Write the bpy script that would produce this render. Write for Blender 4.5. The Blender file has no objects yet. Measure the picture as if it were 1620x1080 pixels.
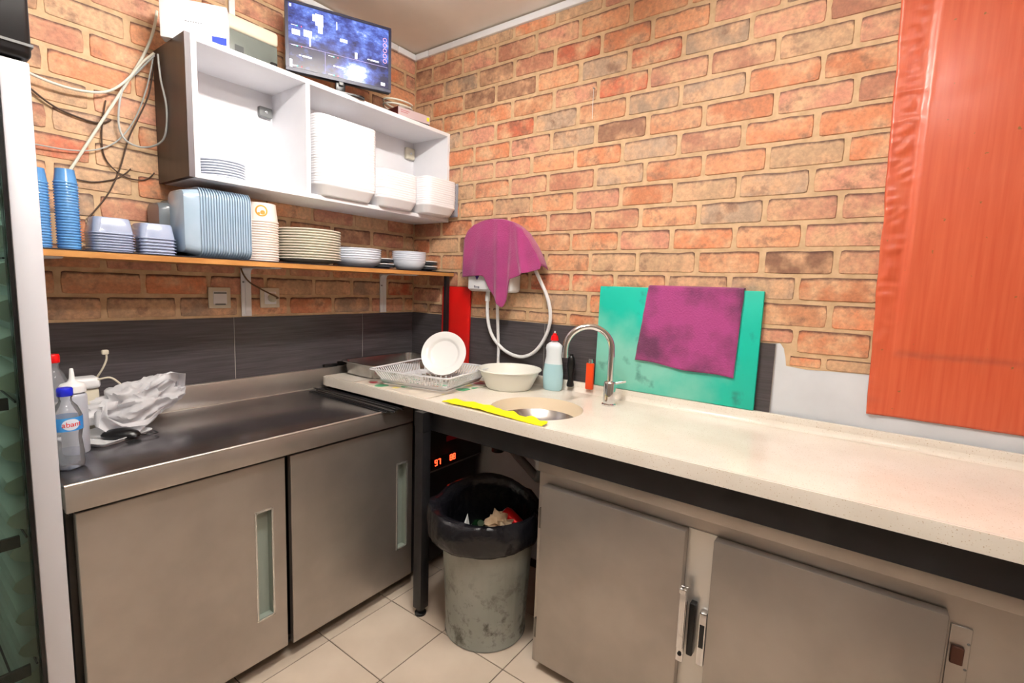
import bpy, bmesh, math, random
from mathutils import Vector, Matrix, noise

S = bpy.context.scene
COL = S.collection
random.seed(7)
R_ = math.radians
PI = math.pi

# ------------------------------------------------------------------ camera
# room: left wall is the plane y=0 (x<0), right wall the plane x=0 (y<0), floor z=0, metres
yaw, pitch, roll = R_(53.862), R_(6.583), R_(2.016)
fw = Vector((math.cos(pitch)*math.sin(yaw), math.cos(pitch)*math.cos(yaw), -math.sin(pitch)))
rt = Vector((math.cos(yaw), -math.sin(yaw), 0))
up = rt.cross(fw)
rr = rt*math.cos(roll) + up*math.sin(roll)
uu = up*math.cos(roll) - rt*math.sin(roll)
cd = bpy.data.cameras.new('camera'); cam = bpy.data.objects.new('camera', cd); COL.objects.link(cam)
cd.sensor_width = 36.0; cd.lens = 768.98/1620*36.0; cd.clip_start = 0.02
cam.matrix_world = Matrix(((rr.x, uu.x, -fw.x, -1.95), (rr.y, uu.y, -fw.y, -2.149), (rr.z, uu.z, -fw.z, 1.3604), (0, 0, 0, 1)))
S.camera = cam

# ------------------------------------------------------------------ world, exposure
w = bpy.data.worlds.new('world'); S.world = w; w.use_nodes = True
w.node_tree.nodes['Background'].inputs[0].default_value = (0.8, 0.85, 0.9, 1)
w.node_tree.nodes['Background'].inputs[1].default_value = 0.3
S.view_settings.view_transform = 'Standard'
S.view_settings.look = 'None'
S.view_settings.gamma = 1.0
S.view_settings.use_curve_mapping = False
S.view_settings.exposure = 0.6
LAMP_MAIN, LAMP_REAR = 150.0, 55.0        # emission of the tubes in the two ceiling lamps built below

# ------------------------------------------------------------------ materials
def lin(c):
    def f(v):
        v /= 255.0
        return v/12.92 if v <= 0.04045 else ((v+0.055)/1.055)**2.4
    return (f(c[0]), f(c[1]), f(c[2]), 1.0)

MATS = {}
def nodes(m):
    nt = m.node_tree
    return nt, nt.nodes, nt.links, nt.nodes['Principled BSDF']

def mat(name, col, rough=0.5, metal=0.0, col2=None, scale=8.0, stretch=(1, 1, 1), bump=0.0, bscale=None,
        spec=0.5, trans=0.0, alpha=1.0, emit=None, estr=0.0, coat=0.0, contrast=(0.35, 0.65), detail=4.0, sheen=0.0, ior=1.45):
    if name in MATS: return MATS[name]
    m = bpy.data.materials.new(name); m.use_nodes = True
    nt, N, L, B = nodes(m)
    B.inputs['Base Color'].default_value = lin(col)
    B.inputs['Roughness'].default_value = rough
    B.inputs['Metallic'].default_value = metal
    B.inputs['Specular IOR Level'].default_value = spec
    B.inputs['Transmission Weight'].default_value = trans
    B.inputs['IOR'].default_value = ior
    B.inputs['Alpha'].default_value = alpha
    B.inputs['Coat Weight'].default_value = coat
    B.inputs['Coat Roughness'].default_value = 0.08
    B.inputs['Sheen Weight'].default_value = sheen
    if emit:
        B.inputs['Emission Color'].default_value = lin(emit); B.inputs['Emission Strength'].default_value = estr
    if col2 or bump:
        tc = N.new('ShaderNodeTexCoord'); mp = N.new('ShaderNodeMapping')
        mp.inputs['Scale'].default_value = stretch
        L.new(tc.outputs['Object'], mp.inputs['Vector'])
    if col2:
        nz = N.new('ShaderNodeTexNoise'); nz.inputs['Scale'].default_value = scale; nz.inputs['Detail'].default_value = detail
        L.new(mp.outputs[0], nz.inputs['Vector'])
        rp = N.new('ShaderNodeValToRGB')
        rp.color_ramp.elements[0].position = contrast[0]; rp.color_ramp.elements[1].position = contrast[1]
        rp.color_ramp.elements[0].color = lin(col); rp.color_ramp.elements[1].color = lin(col2)
        L.new(nz.outputs['Fac'], rp.inputs[0]); L.new(rp.outputs[0], B.inputs['Base Color'])
    if bump:
        nb = N.new('ShaderNodeTexNoise'); nb.inputs['Scale'].default_value = bscale or scale; nb.inputs['Detail'].default_value = 5
        L.new(mp.outputs[0], nb.inputs['Vector'])
        bp = N.new('ShaderNodeBump'); bp.inputs['Strength'].default_value = bump; bp.inputs['Distance'].default_value = 0.01
        L.new(nb.outputs['Fac'], bp.inputs['Height']); L.new(bp.outputs[0], B.inputs['Normal'])
    MATS[name] = m
    return m

def thin_mat(name, tint, clear=0.7, rough=0.08, col=(235, 240, 245), gloss=0.25):
    """thin clear plastic or glass: see-through shell with a glossy skin"""
    if name in MATS: return MATS[name]
    m = bpy.data.materials.new(name); m.use_nodes = True
    nt, N, L, B = nodes(m)
    out = N['Material Output']
    t = N.new('ShaderNodeBsdfTransparent'); t.inputs[0].default_value = lin(tint)
    B.inputs['Base Color'].default_value = lin(col); B.inputs['Roughness'].default_value = rough
    B.inputs['Specular IOR Level'].default_value = 0.6
    g = N.new('ShaderNodeBsdfGlossy'); g.inputs['Roughness'].default_value = rough
    mx = N.new('ShaderNodeMixShader'); mx.inputs[0].default_value = clear
    L.new(B.outputs[0], mx.inputs[1]); L.new(t.outputs[0], mx.inputs[2])
    lw = N.new('ShaderNodeLayerWeight'); lw.inputs[0].default_value = gloss
    m2 = N.new('ShaderNodeMixShader'); L.new(lw.outputs['Fresnel'], m2.inputs[0])
    L.new(mx.outputs[0], m2.inputs[1]); L.new(g.outputs[0], m2.inputs[2])
    L.new(m2.outputs[0], out.inputs[0])
    MATS[name] = m
    return m

def brick_mat():
    m = bpy.data.materials.new('brick_face'); m.use_nodes = True
    nt, N, L, B = nodes(m)
    oi = N.new('ShaderNodeObjectInfo'); tc = N.new('ShaderNodeTexCoord')
    sc = N.new('ShaderNodeVectorMath'); sc.operation = 'MULTIPLY_ADD'
    cmb = N.new('ShaderNodeCombineXYZ')
    mu = N.new('ShaderNodeMath'); mu.operation = 'MULTIPLY'; mu.inputs[1].default_value = 37.0
    L.new(oi.outputs['Random'], mu.inputs[0])
    for i in range(3): L.new(mu.outputs[0], cmb.inputs[i])
    ad = N.new('ShaderNodeVectorMath'); ad.operation = 'ADD'
    L.new(tc.outputs['Object'], ad.inputs[0]); L.new(cmb.outputs[0], ad.inputs[1])
    def noise_(s, d, r=0.6):
        n = N.new('ShaderNodeTexNoise'); n.inputs['Scale'].default_value = s; n.inputs['Detail'].default_value = d
        n.inputs['Roughness'].default_value = r
        L.new(ad.outputs[0], n.inputs['Vector']); return n
    def ramp(src, a, b, p0, p1):
        r = N.new('ShaderNodeValToRGB'); e = r.color_ramp.elements
        e[0].position, e[1].position = p0, p1; e[0].color, e[1].color = a, b
        L.new(src, r.inputs[0]); return r
    def mix(fac, a, b, mode='MIX'):
        x = N.new('ShaderNodeMix'); x.data_type = 'RGBA'; x.blend_type = mode
        if hasattr(fac, 'links'): L.new(fac, x.inputs[0])
        else: x.inputs[0].default_value = fac
        for s, v in ((6, a), (7, b)):
            if hasattr(v, 'links'): L.new(v, x.inputs[s])
            else: x.inputs[s].default_value = v
        return x.outputs[2]
    big = noise_(11, 3); fine = noise_(70, 5, 0.7); mid = noise_(15, 5, 0.65)
    # broad patches of paler and duller clay
    c1 = mix(ramp(big.outputs['Fac'], (0, 0, 0, 1), (1, 1, 1, 1), 0.42, 0.66).outputs[0], oi.outputs['Color'], lin((218, 174, 138)))
    f2 = ramp(mid.outputs['Fac'], (0, 0, 0, 1), (0.72, 0.72, 0.72, 1), 0.55, 0.68)
    c2 = mix(f2.outputs[0], c1, lin((138, 102, 84)))
    f3 = ramp(fine.outputs['Fac'], (0.72, 0.72, 0.72, 1), (1.16, 1.14, 1.1, 1), 0.3, 0.7)
    c3 = mix(1.0, c2, f3.outputs[0], 'MULTIPLY')
    # printed shadow edges of the bricks, drawn dark into the colour, heaviest on top
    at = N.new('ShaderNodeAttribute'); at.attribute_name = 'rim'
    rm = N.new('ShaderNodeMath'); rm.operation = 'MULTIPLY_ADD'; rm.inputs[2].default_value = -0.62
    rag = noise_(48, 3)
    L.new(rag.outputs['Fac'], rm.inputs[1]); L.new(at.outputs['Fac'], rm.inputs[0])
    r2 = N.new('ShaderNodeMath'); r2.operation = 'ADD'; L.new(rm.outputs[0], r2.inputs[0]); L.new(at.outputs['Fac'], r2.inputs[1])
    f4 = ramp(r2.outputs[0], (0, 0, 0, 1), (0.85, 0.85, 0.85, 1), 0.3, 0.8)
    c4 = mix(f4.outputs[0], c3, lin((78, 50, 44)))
    L.new(c4, B.inputs['Base Color'])
    B.inputs['Roughness'].default_value = 0.62; B.inputs['Specular IOR Level'].default_value = 0.35
    b = N.new('ShaderNodeBump'); b.inputs['Strength'].default_value = 0.35; b.inputs['Distance'].default_value = 0.004
    L.new(fine.outputs['Fac'], b.inputs['Height']); L.new(b.outputs[0], B.inputs['Normal'])
    return m

def board_mat():
    m = bpy.data.materials.new('green_board'); m.use_nodes = True
    nt, N, L, B = nodes(m)
    tc = N.new('ShaderNodeTexCoord')
    def nz(s, d):
        n = N.new('ShaderNodeTexNoise'); n.inputs['Scale'].default_value = s; n.inputs['Detail'].default_value = d
        L.new(tc.outputs['Object'], n.inputs['Vector']); return n
    def rp(src, p0, p1, v):
        r = N.new('ShaderNodeValToRGB'); e = r.color_ramp.elements
        e[0].position, e[1].position = p0, p1; e[0].color = (0, 0, 0, 1); e[1].color = (v, v, v, 1)
        L.new(src, r.inputs[0]); return r
    def mix(f, a, b):
        x = N.new('ShaderNodeMix'); x.data_type = 'RGBA'; L.new(f, x.inputs[0])
        for s, v in ((6, a), (7, b)):
            if hasattr(v, 'links'): L.new(v, x.inputs[s])
            else: x.inputs[s].default_value = v
        return x.outputs[2]
    # worn, stained middle: distance from the board's centre broken up by noise
    gr = N.new('ShaderNodeVectorMath'); gr.operation = 'LENGTH'
    mp = N.new('ShaderNodeMapping'); mp.inputs['Scale'].default_value = (0, 3.0, 4.4); mp.inputs['Location'].default_value = (0, -0.36, -0.5)
    L.new(tc.outputs['Object'], mp.inputs['Vector']); L.new(mp.outputs[0], gr.inputs[0])
    n1 = nz(5, 6)
    sub = N.new('ShaderNodeMath'); sub.operation = 'SUBTRACT'; L.new(n1.outputs['Fac'], sub.inputs[0])
    mm = N.new('ShaderNodeMath'); mm.operation = 'MULTIPLY'; mm.inputs[1].default_value = 0.4
    L.new(gr.outputs['Value'], mm.inputs[0]); L.new(mm.outputs[0], sub.inputs[1])
    pale = mix(rp(sub.outputs[0], 0.05, 0.4, 0.9).outputs[0], lin((4, 186, 164)), lin((136, 208, 190)))
    dark = mix(rp(nz(13, 6).outputs['Fac'], 0.6, 0.72, 0.6).outputs[0], pale, lin((40, 96, 88)))
    L.new(dark, B.inputs['Base Color']); B.inputs['Roughness'].default_value = 0.45
    return m

def stone_mat():
    m = bpy.data.materials.new('speckled_stone'); m.use_nodes = True
    nt, N, L, B = nodes(m)
    tc = N.new('ShaderNodeTexCoord')
    n = N.new('ShaderNodeTexNoise'); n.inputs['Scale'].default_value = 6; n.inputs['Detail'].default_value = 3
    L.new(tc.outputs['Object'], n.inputs['Vector'])
    r = N.new('ShaderNodeValToRGB'); e = r.color_ramp.elements
    e[0].position, e[1].position = 0.3, 0.7; e[0].color = lin((228, 219, 206)); e[1].color = lin((238, 231, 220))
    L.new(n.outputs['Fac'], r.inputs[0])
    v = N.new('ShaderNodeTexVoronoi'); v.inputs['Scale'].default_value = 190
    L.new(tc.outputs['Object'], v.inputs['Vector'])
    sp = N.new('ShaderNodeValToRGB'); e = sp.color_ramp.elements
    e[0].position, e[1].position = 0.14, 0.26; e[0].color = (1, 1, 1, 1); e[1].color = (0, 0, 0, 1)
    L.new(v.outputs['Distance'], sp.inputs[0])
    x = N.new('ShaderNodeMix'); x.data_type = 'RGBA'; L.new(sp.outputs[0], x.inputs[0]); L.new(r.outputs[0], x.inputs[6])
    cr = N.new('ShaderNodeValToRGB'); e = cr.color_ramp.elements
    e[0].color = lin((178, 148, 112)); e[1].color = lin((246, 240, 226))
    L.new(v.outputs['Color'], cr.inputs[0]); L.new(cr.outputs[0], x.inputs[7])
    L.new(x.outputs[2], B.inputs['Base Color']); B.inputs['Roughness'].default_value = 0.22
    return m

def wood_film_mat():
    m = bpy.data.materials.new('red_wood_film'); m.use_nodes = True
    nt, N, L, B = nodes(m)
    tc = N.new('ShaderNodeTexCoord'); mp = N.new('ShaderNodeMapping'); mp.inputs['Scale'].default_value = (1, 42, 1.6)
    L.new(tc.outputs['Object'], mp.inputs['Vector'])
    n = N.new('ShaderNodeTexNoise'); n.inputs['Scale'].default_value = 2.0; n.inputs['Detail'].default_value = 6
    L.new(mp.outputs[0], n.inputs['Vector'])
    r = N.new('ShaderNodeValToRGB'); e = r.color_ramp.elements
    e[0].position, e[1].position = 0.3, 0.72; e[0].color = lin((196, 80, 46)); e[1].color = lin((208, 98, 62))
    L.new(n.outputs['Fac'], r.inputs[0])
    g = N.new('ShaderNodeTexNoise'); g.inputs['Scale'].default_value = 55; L.new(tc.outputs['Object'], g.inputs['Vector'])
    gs = N.new('ShaderNodeValToRGB'); e = gs.color_ramp.elements
    e[0].position, e[1].position = 0.74, 0.78; e[0].color = (0, 0, 0, 1); e[1].color = (0.8, 0.8, 0.8, 1)
    L.new(g.outputs['Fac'], gs.inputs[0])
    x = N.new('ShaderNodeMix'); x.data_type = 'RGBA'; L.new(gs.outputs[0], x.inputs[0]); L.new(r.outputs[0], x.inputs[6]); x.inputs[7].default_value = lin((120, 96, 40))
    L.new(x.outputs[2], B.inputs['Base Color'])
    B.inputs['Roughness'].default_value = 0.45; B.inputs['Coat Weight'].default_value = 0.3; B.inputs['Coat Roughness'].default_value = 0.22
    return m

def bag_mat():
    m = bpy.data.materials.new('thin_white_plastic'); m.use_nodes = True
    nt, N, L, B = nodes(m)
    out = N['Material Output']
    B.inputs['Base Color'].default_value = lin((246, 246, 250)); B.inputs['Roughness'].default_value = 0.28
    tl = N.new('ShaderNodeBsdfTranslucent'); tl.inputs[0].default_value = lin((235, 235, 238))
    t = N.new('ShaderNodeBsdfTransparent')
    m1 = N.new('ShaderNodeMixShader'); m1.inputs[0].default_value = 0.35; L.new(B.outputs[0], m1.inputs[1]); L.new(tl.outputs[0], m1.inputs[2])
    m2 = N.new('ShaderNodeMixShader'); m2.inputs[0].default_value = 0.22; L.new(m1.outputs[0], m2.inputs[1]); L.new(t.outputs[0], m2.inputs[2])
    L.new(m2.outputs[0], out.inputs[0])
    return m

def screen_mat():
    m = bpy.data.materials.new('cctv_screen'); m.use_nodes = True
    nt, N, L, B = nodes(m)
    tc = N.new('ShaderNodeTexCoord')
    mp = N.new('ShaderNodeMapping'); mp.inputs['Scale'].default_value = (9, 1, 14); L.new(tc.outputs['Object'], mp.inputs['Vector'])
    n = N.new('ShaderNodeTexNoise'); n.inputs['Scale'].default_value = 1.5; n.inputs['Detail'].default_value = 5; n.inputs['Roughness'].default_value = 0.7
    L.new(mp.outputs[0], n.inputs['Vector'])
    r = N.new('ShaderNodeValToRGB'); e = r.color_ramp.elements
    e[0].position = 0.36; e[0].color = lin((24, 28, 70)); e[1].position = 0.72; e[1].color = lin((214, 226, 255))
    k = e.new(0.5); k.color = lin((58, 74, 158)); k = e.new(0.62); k.color = lin((104, 134, 226))
    # the lower camera tiles show darker pictures
    sx = N.new('ShaderNodeSeparateXYZ'); L.new(tc.outputs['Generated'], sx.inputs[0])
    lo = N.new('ShaderNodeMapRange'); lo.inputs[1].default_value = 0.36; lo.inputs[2].default_value = 0.5; lo.inputs[3].default_value = -0.16; lo.inputs[4].default_value = 0.04
    L.new(sx.outputs['Z'], lo.inputs[0])
    ad = N.new('ShaderNodeMath'); ad.operation = 'ADD'; L.new(n.outputs['Fac'], ad.inputs[0]); L.new(lo.outputs[0], ad.inputs[1])
    # lamp shown in one picture
    vd = N.new('ShaderNodeVectorMath'); vd.operation = 'SUBTRACT'; vd.inputs[1].default_value = (0.66, 0.5, 0.1); L.new(tc.outputs['Generated'], vd.inputs[0])
    vm = N.new('ShaderNodeVectorMath'); vm.operation = 'MULTIPLY'; vm.inputs[1].default_value = (1.0, 0, 0.75); L.new(vd.outputs[0], vm.inputs[0])
    vl = N.new('ShaderNodeVectorMath'); vl.operation = 'LENGTH'; L.new(vm.outputs[0], vl.inputs[0])
    gl = N.new('ShaderNodeMapRange'); gl.inputs[1].default_value = 0.04; gl.inputs[2].default_value = 0.26; gl.inputs[3].default_value = 0.5; gl.inputs[4].default_value = 0.0
    L.new(vl.outputs['Value'], gl.inputs[0])
    a2 = N.new('ShaderNodeMath'); a2.operation = 'ADD'; L.new(ad.outputs[0], a2.inputs[0]); L.new(gl.outputs[0], a2.inputs[1])
    L.new(a2.outputs[0], r.inputs[0])
    B.inputs['Base Color'].default_value = (0.01, 0.01, 0.015, 1); B.inputs['Roughness'].default_value = 0.2
    L.new(r.outputs[0], B.inputs['Emission Color']); B.inputs['Emission Strength'].default_value = 0.9
    return m

def floral_mat():
    m = bpy.data.materials.new('floral_print'); m.use_nodes = True
    nt, N, L, B = nodes(m)
    tc = N.new('ShaderNodeTexCoord')
    v = N.new('ShaderNodeTexVoronoi'); v.inputs['Scale'].default_value = 15; v.inputs['Randomness'].default_value = 0.9
    n = N.new('ShaderNodeTexNoise'); n.inputs['Scale'].default_value = 30
    av = N.new('ShaderNodeVectorMath'); av.operation = 'MULTIPLY_ADD'; av.inputs[1].default_value = (0.02, 0.02, 0.02)
    L.new(n.outputs['Color'], av.inputs[0]); L.new(tc.outputs['Object'], av.inputs[2]); L.new(tc.outputs['Object'], n.inputs['Vector'])
    L.new(av.outputs[0], v.inputs['Vector'])
    sp = N.new('ShaderNodeValToRGB'); e = sp.color_ramp.elements
    e[0].position, e[1].position = 0.44, 0.48; e[0].color = (0.95, 0.95, 0.95, 1); e[1].color = (0, 0, 0, 1)
    L.new(v.outputs['Distance'], sp.inputs[0])
    s = N.new('ShaderNodeSeparateColor'); L.new(v.outputs['Color'], s.inputs[0])
    cr = N.new('ShaderNodeValToRGB'); cr.color_ramp.interpolation = 'CONSTANT'; e = cr.color_ramp.elements
    e[0].position = 0; e[0].color = lin((222, 212, 196)); e[1].position = 0.22; e[1].color = lin((60, 160, 110))
    for p, c in ((0.4, (226, 130, 74)), (0.55, (230, 214, 110)), (0.68, (206, 60, 80)), (0.82, (222, 212, 196))):
        k = e.new(p); k.color = lin(c)
    L.new(s.outputs[0], cr.inputs[0])
    x = N.new('ShaderNodeMix'); x.data_type = 'RGBA'; L.new(sp.outputs[0], x.inputs[0]); x.inputs[6].default_value = lin((214, 204, 190)); L.new(cr.outputs[0], x.inputs[7])
    L.new(x.outputs[2], B.inputs['Base Color']); B.inputs['Roughness'].default_value = 0.4
    return m

def bin_mat():
    m = mat('bin_plastic', (152, 156, 148), 0.55, col2=(172, 175, 168), scale=5, bump=0.1)
    nt, N, L, B = nodes(m)
    tc = N.new('ShaderNodeTexCoord')
    n = N.new('ShaderNodeTexNoise'); n.inputs['Scale'].default_value = 17; n.inputs['Detail'].default_value = 7; n.inputs['Roughness'].default_value = 0.7
    L.new(tc.outputs['Object'], n.inputs['Vector'])
    r = N.new('ShaderNodeValToRGB'); e = r.color_ramp.elements
    e[0].position, e[1].position = 0.5, 0.64; e[0].color = (0, 0, 0, 1); e[1].color = (0.8, 0.8, 0.8, 1)
    L.new(n.outputs['Fac'], r.inputs[0])
    # splashed grime gathers on the lower half of the bin
    sx = N.new('ShaderNodeSeparateXYZ'); L.new(tc.outputs['Object'], sx.inputs[0])
    mr = N.new('ShaderNodeMapRange'); mr.inputs[1].default_value = 0.32; mr.inputs[2].default_value = 0.12; mr.inputs[3].default_value = 0.15; mr.inputs[4].default_value = 1
    L.new(sx.outputs['Z'], mr.inputs[0])
    mu = N.new('ShaderNodeMath'); mu.operation = 'MULTIPLY'; L.new(r.outputs[0], mu.inputs[0]); L.new(mr.outputs[0], mu.inputs[1])
    src = B.inputs['Base Color'].links[0].from_socket
    x = N.new('ShaderNodeMix'); x.data_type = 'RGBA'; L.new(mu.outputs[0], x.inputs[0]); L.new(src, x.inputs[6]); x.inputs[7].default_value = lin((62, 58, 44))
    L.new(x.outputs[2], B.inputs['Base Color'])
    return m

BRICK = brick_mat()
STONE = stone_mat()
MORTAR = mat('wallpaper_mortar', (212, 180, 142), 0.7, col2=(192, 160, 124), scale=30, bump=0.15, bscale=90)
PLASTER = mat('white_plaster', (216, 220, 226), 0.75, col2=(206, 210, 216), scale=6, bump=0.05)
REARP = mat('taupe_wall_paint', (150, 138, 126), 0.8)
CEIL = mat('ceiling_paint', (236, 228, 218), 0.8, col2=(226, 218, 207), scale=3)
WTILE = mat('dark_wall_tile', (58, 54, 56), 0.32, col2=(84, 79, 82), scale=3, stretch=(2, 2, 60), contrast=(0.3, 0.75), bump=0.06)
GROUT = mat('pale_grout', (170, 166, 160), 0.8)
FTILE = mat('cream_floor_tile', (218, 202, 184), 0.3, col2=(205, 188, 170), scale=4)
FGROUT = mat('dark_floor_grout', (74, 62, 54), 0.85)
STEEL = mat('brushed_steel', (190, 184, 178), 0.4, 0.85, col2=(176, 170, 164), scale=5, stretch=(1, 1, 1), bump=0.02, bscale=40)
STEELTOP = mat('worktop_steel', (142, 140, 144), 0.24, 0.9, col2=(120, 118, 122), scale=7, bump=0.02, bscale=60)
STEELPAN = mat('pan_steel', (190, 188, 186), 0.25, 0.97, col2=(160, 158, 156), scale=9)
CHROME = mat('chrome', (225, 226, 228), 0.07, 1.0)
BLACK = mat('black_paint', (22, 22, 25), 0.42, col2=(32, 31, 34), scale=12)
BLACKP = mat('black_plastic', (16, 16, 18), 0.3)
BLACKB = mat('black_bin_liner', (20, 20, 25), 0.24, bump=0.35, bscale=38)
WHITEM = mat('white_melamine', (236, 236, 240), 0.4, col2=(228, 228, 233), scale=4)
WENGE = mat('wenge_laminate', (38, 29, 28), 0.35, col2=(52, 40, 37), scale=5, stretch=(6, 6, 1))
WENGEF = mat('grey_edge_band', (98, 92, 96), 0.45)
FOAM = mat('white_foam', (242, 242, 246), 0.5)
CHINA = mat('white_china', (236, 236, 236), 0.18, coat=0.3)
CHINAG = mat('cool_white_china', (218, 224, 236), 0.2, coat=0.3)
CREAMCH = mat('cream_china', (228, 222, 206), 0.2, coat=0.3)
DARKCH = mat('dark_china', (50, 54, 60), 0.25)
PAPERC = mat('pale_paper_tub', (240, 226, 218), 0.5)
WHITEP = mat('white_plastic', (232, 233, 236), 0.35)
CREAMP = mat('cream_plastic', (214, 206, 186), 0.4)
GREYP = mat('grey_plastic', (120, 122, 122), 0.45)
REDP = mat('red_plastic', (206, 22, 20), 0.35, col2=(190, 30, 24), scale=4)
REDCAP = mat('red_cap', (226, 14, 20), 0.3)
BLUECAP = mat('blue_cap', (28, 40, 200), 0.3)
ORANGEP = mat('orange_plastic', (236, 74, 24), 0.35)
PURPLE = mat('purple_cloth', (158, 54, 112), 0.9, col2=(128, 46, 98), scale=4, bump=0.4, bscale=160, sheen=0.3, contrast=(0.38, 0.7))
PURPLE2 = mat('stained_purple_cloth', (164, 66, 128), 0.92, col2=(104, 50, 84), scale=6.5, bump=0.4, bscale=160, sheen=0.2, contrast=(0.42, 0.62), detail=6)
YELLOW = mat('yellow_cloth', (246, 234, 10), 0.8, bump=0.3, bscale=60)
SHELFW = mat('orange_chipboard_edge', (196, 140, 78), 0.5, col2=(174, 116, 58), scale=8, stretch=(1, 6, 6))
SHELFT = mat('black_shelf_laminate', (34, 32, 36), 0.4)
BLUEC = mat('blue_tinted_plastic', (74, 132, 196), 0.16, col2=(98, 156, 212), scale=6, coat=0.4)
CLEARC = mat('nested_clear_plastic', (162, 184, 204), 0.14, col2=(180, 198, 216), scale=6, coat=0.5)
CLEARD = mat('nested_clear_plastic_violet', (136, 150, 180), 0.12, col2=(168, 178, 204), scale=8, coat=0.5)
CLEARG = mat('grey_clear_plastic', (104, 112, 118), 0.2, coat=0.5)
PET = thin_mat('clear_bottle_plastic', (252, 253, 255), 0.8, 0.06, col=(236, 240, 250))
WATER = thin_mat('still_water', (238, 244, 252), 0.9, 0.03)
SQZ = mat('milky_bottle_plastic', (206, 210, 222), 0.3, trans=0.25)
SQZCAP = mat('milky_nozzle_plastic', (226, 226, 228), 0.35)
GLASS = thin_mat('door_glass', (222, 234, 228), 0.95, 0.03, col=(60, 70, 68))
RACKP = thin_mat('frosted_rack_plastic', (250, 250, 255), 0.18, 0.25, col=(250, 251, 255), gloss=0.08)
BAG = bag_mat()
DETER = mat('pale_blue_detergent', (176, 216, 226), 0.25, coat=0.3)
DETERW = mat('frosted_bottle_top', (226, 234, 240), 0.3)
ALU = mat('fridge_silver_frame', (214, 216, 224), 0.4, 0.15)
FRIDGEIN = mat('fridge_lining', (198, 206, 200), 0.5)
RIBIN = mat('fridge_rib_plastic', (206, 210, 196), 0.45)
LED = mat('red_led', (40, 0, 0), 0.5, emit=(255, 60, 30), estr=4.0)
LEDBG = mat('display_window', (14, 6, 8), 0.15)
BOARD = board_mat()
FILM = wood_film_mat()
SCREEN = screen_mat()
FLORAL = floral_mat()
BIN = bin_mat()
CABLEW = mat('white_cable', (222, 220, 206), 0.5)
CABLEG = mat('grey_cable', (176, 178, 176), 0.5)
CABLEK = mat('dark_brown_cable', (70, 50, 38), 0.5)
HOSE = mat('white_hose', (230, 230, 232), 0.3)
INKG = mat('grey_print', (120, 124, 136), 0.6)
INKB = mat('blue_sticker', (52, 74, 196), 0.4)
INKW = mat('white_screen_print', (235, 238, 255), 0.5, emit=(235, 240, 255), estr=1.0)
LAMPD = mat('lamp_diffuser', (255, 255, 255), 0.5, emit=(255, 250, 240), estr=3.0)
PAPER = mat('white_paper', (230, 230, 228), 0.7)
TISSUE = mat('crumpled_kraft_tissue', (200, 168, 134), 0.8, col2=(228, 204, 172), scale=18)
GREENB = thin_mat('green_bottle_glass', (40, 110, 50), 0.5, 0.05, col=(20, 60, 24))
CANR = mat('red_drink_can', (200, 18, 22), 0.28, 0.5)
CARTON = mat('pinkish_carton', (196, 176, 178), 0.6)
CARTOND = mat('dark_red_carton_side', (84, 30, 28), 0.6)
DUSTY = mat('dusty_green_grey', (112, 118, 112), 0.3, col2=(92, 98, 94), scale=5)

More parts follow.
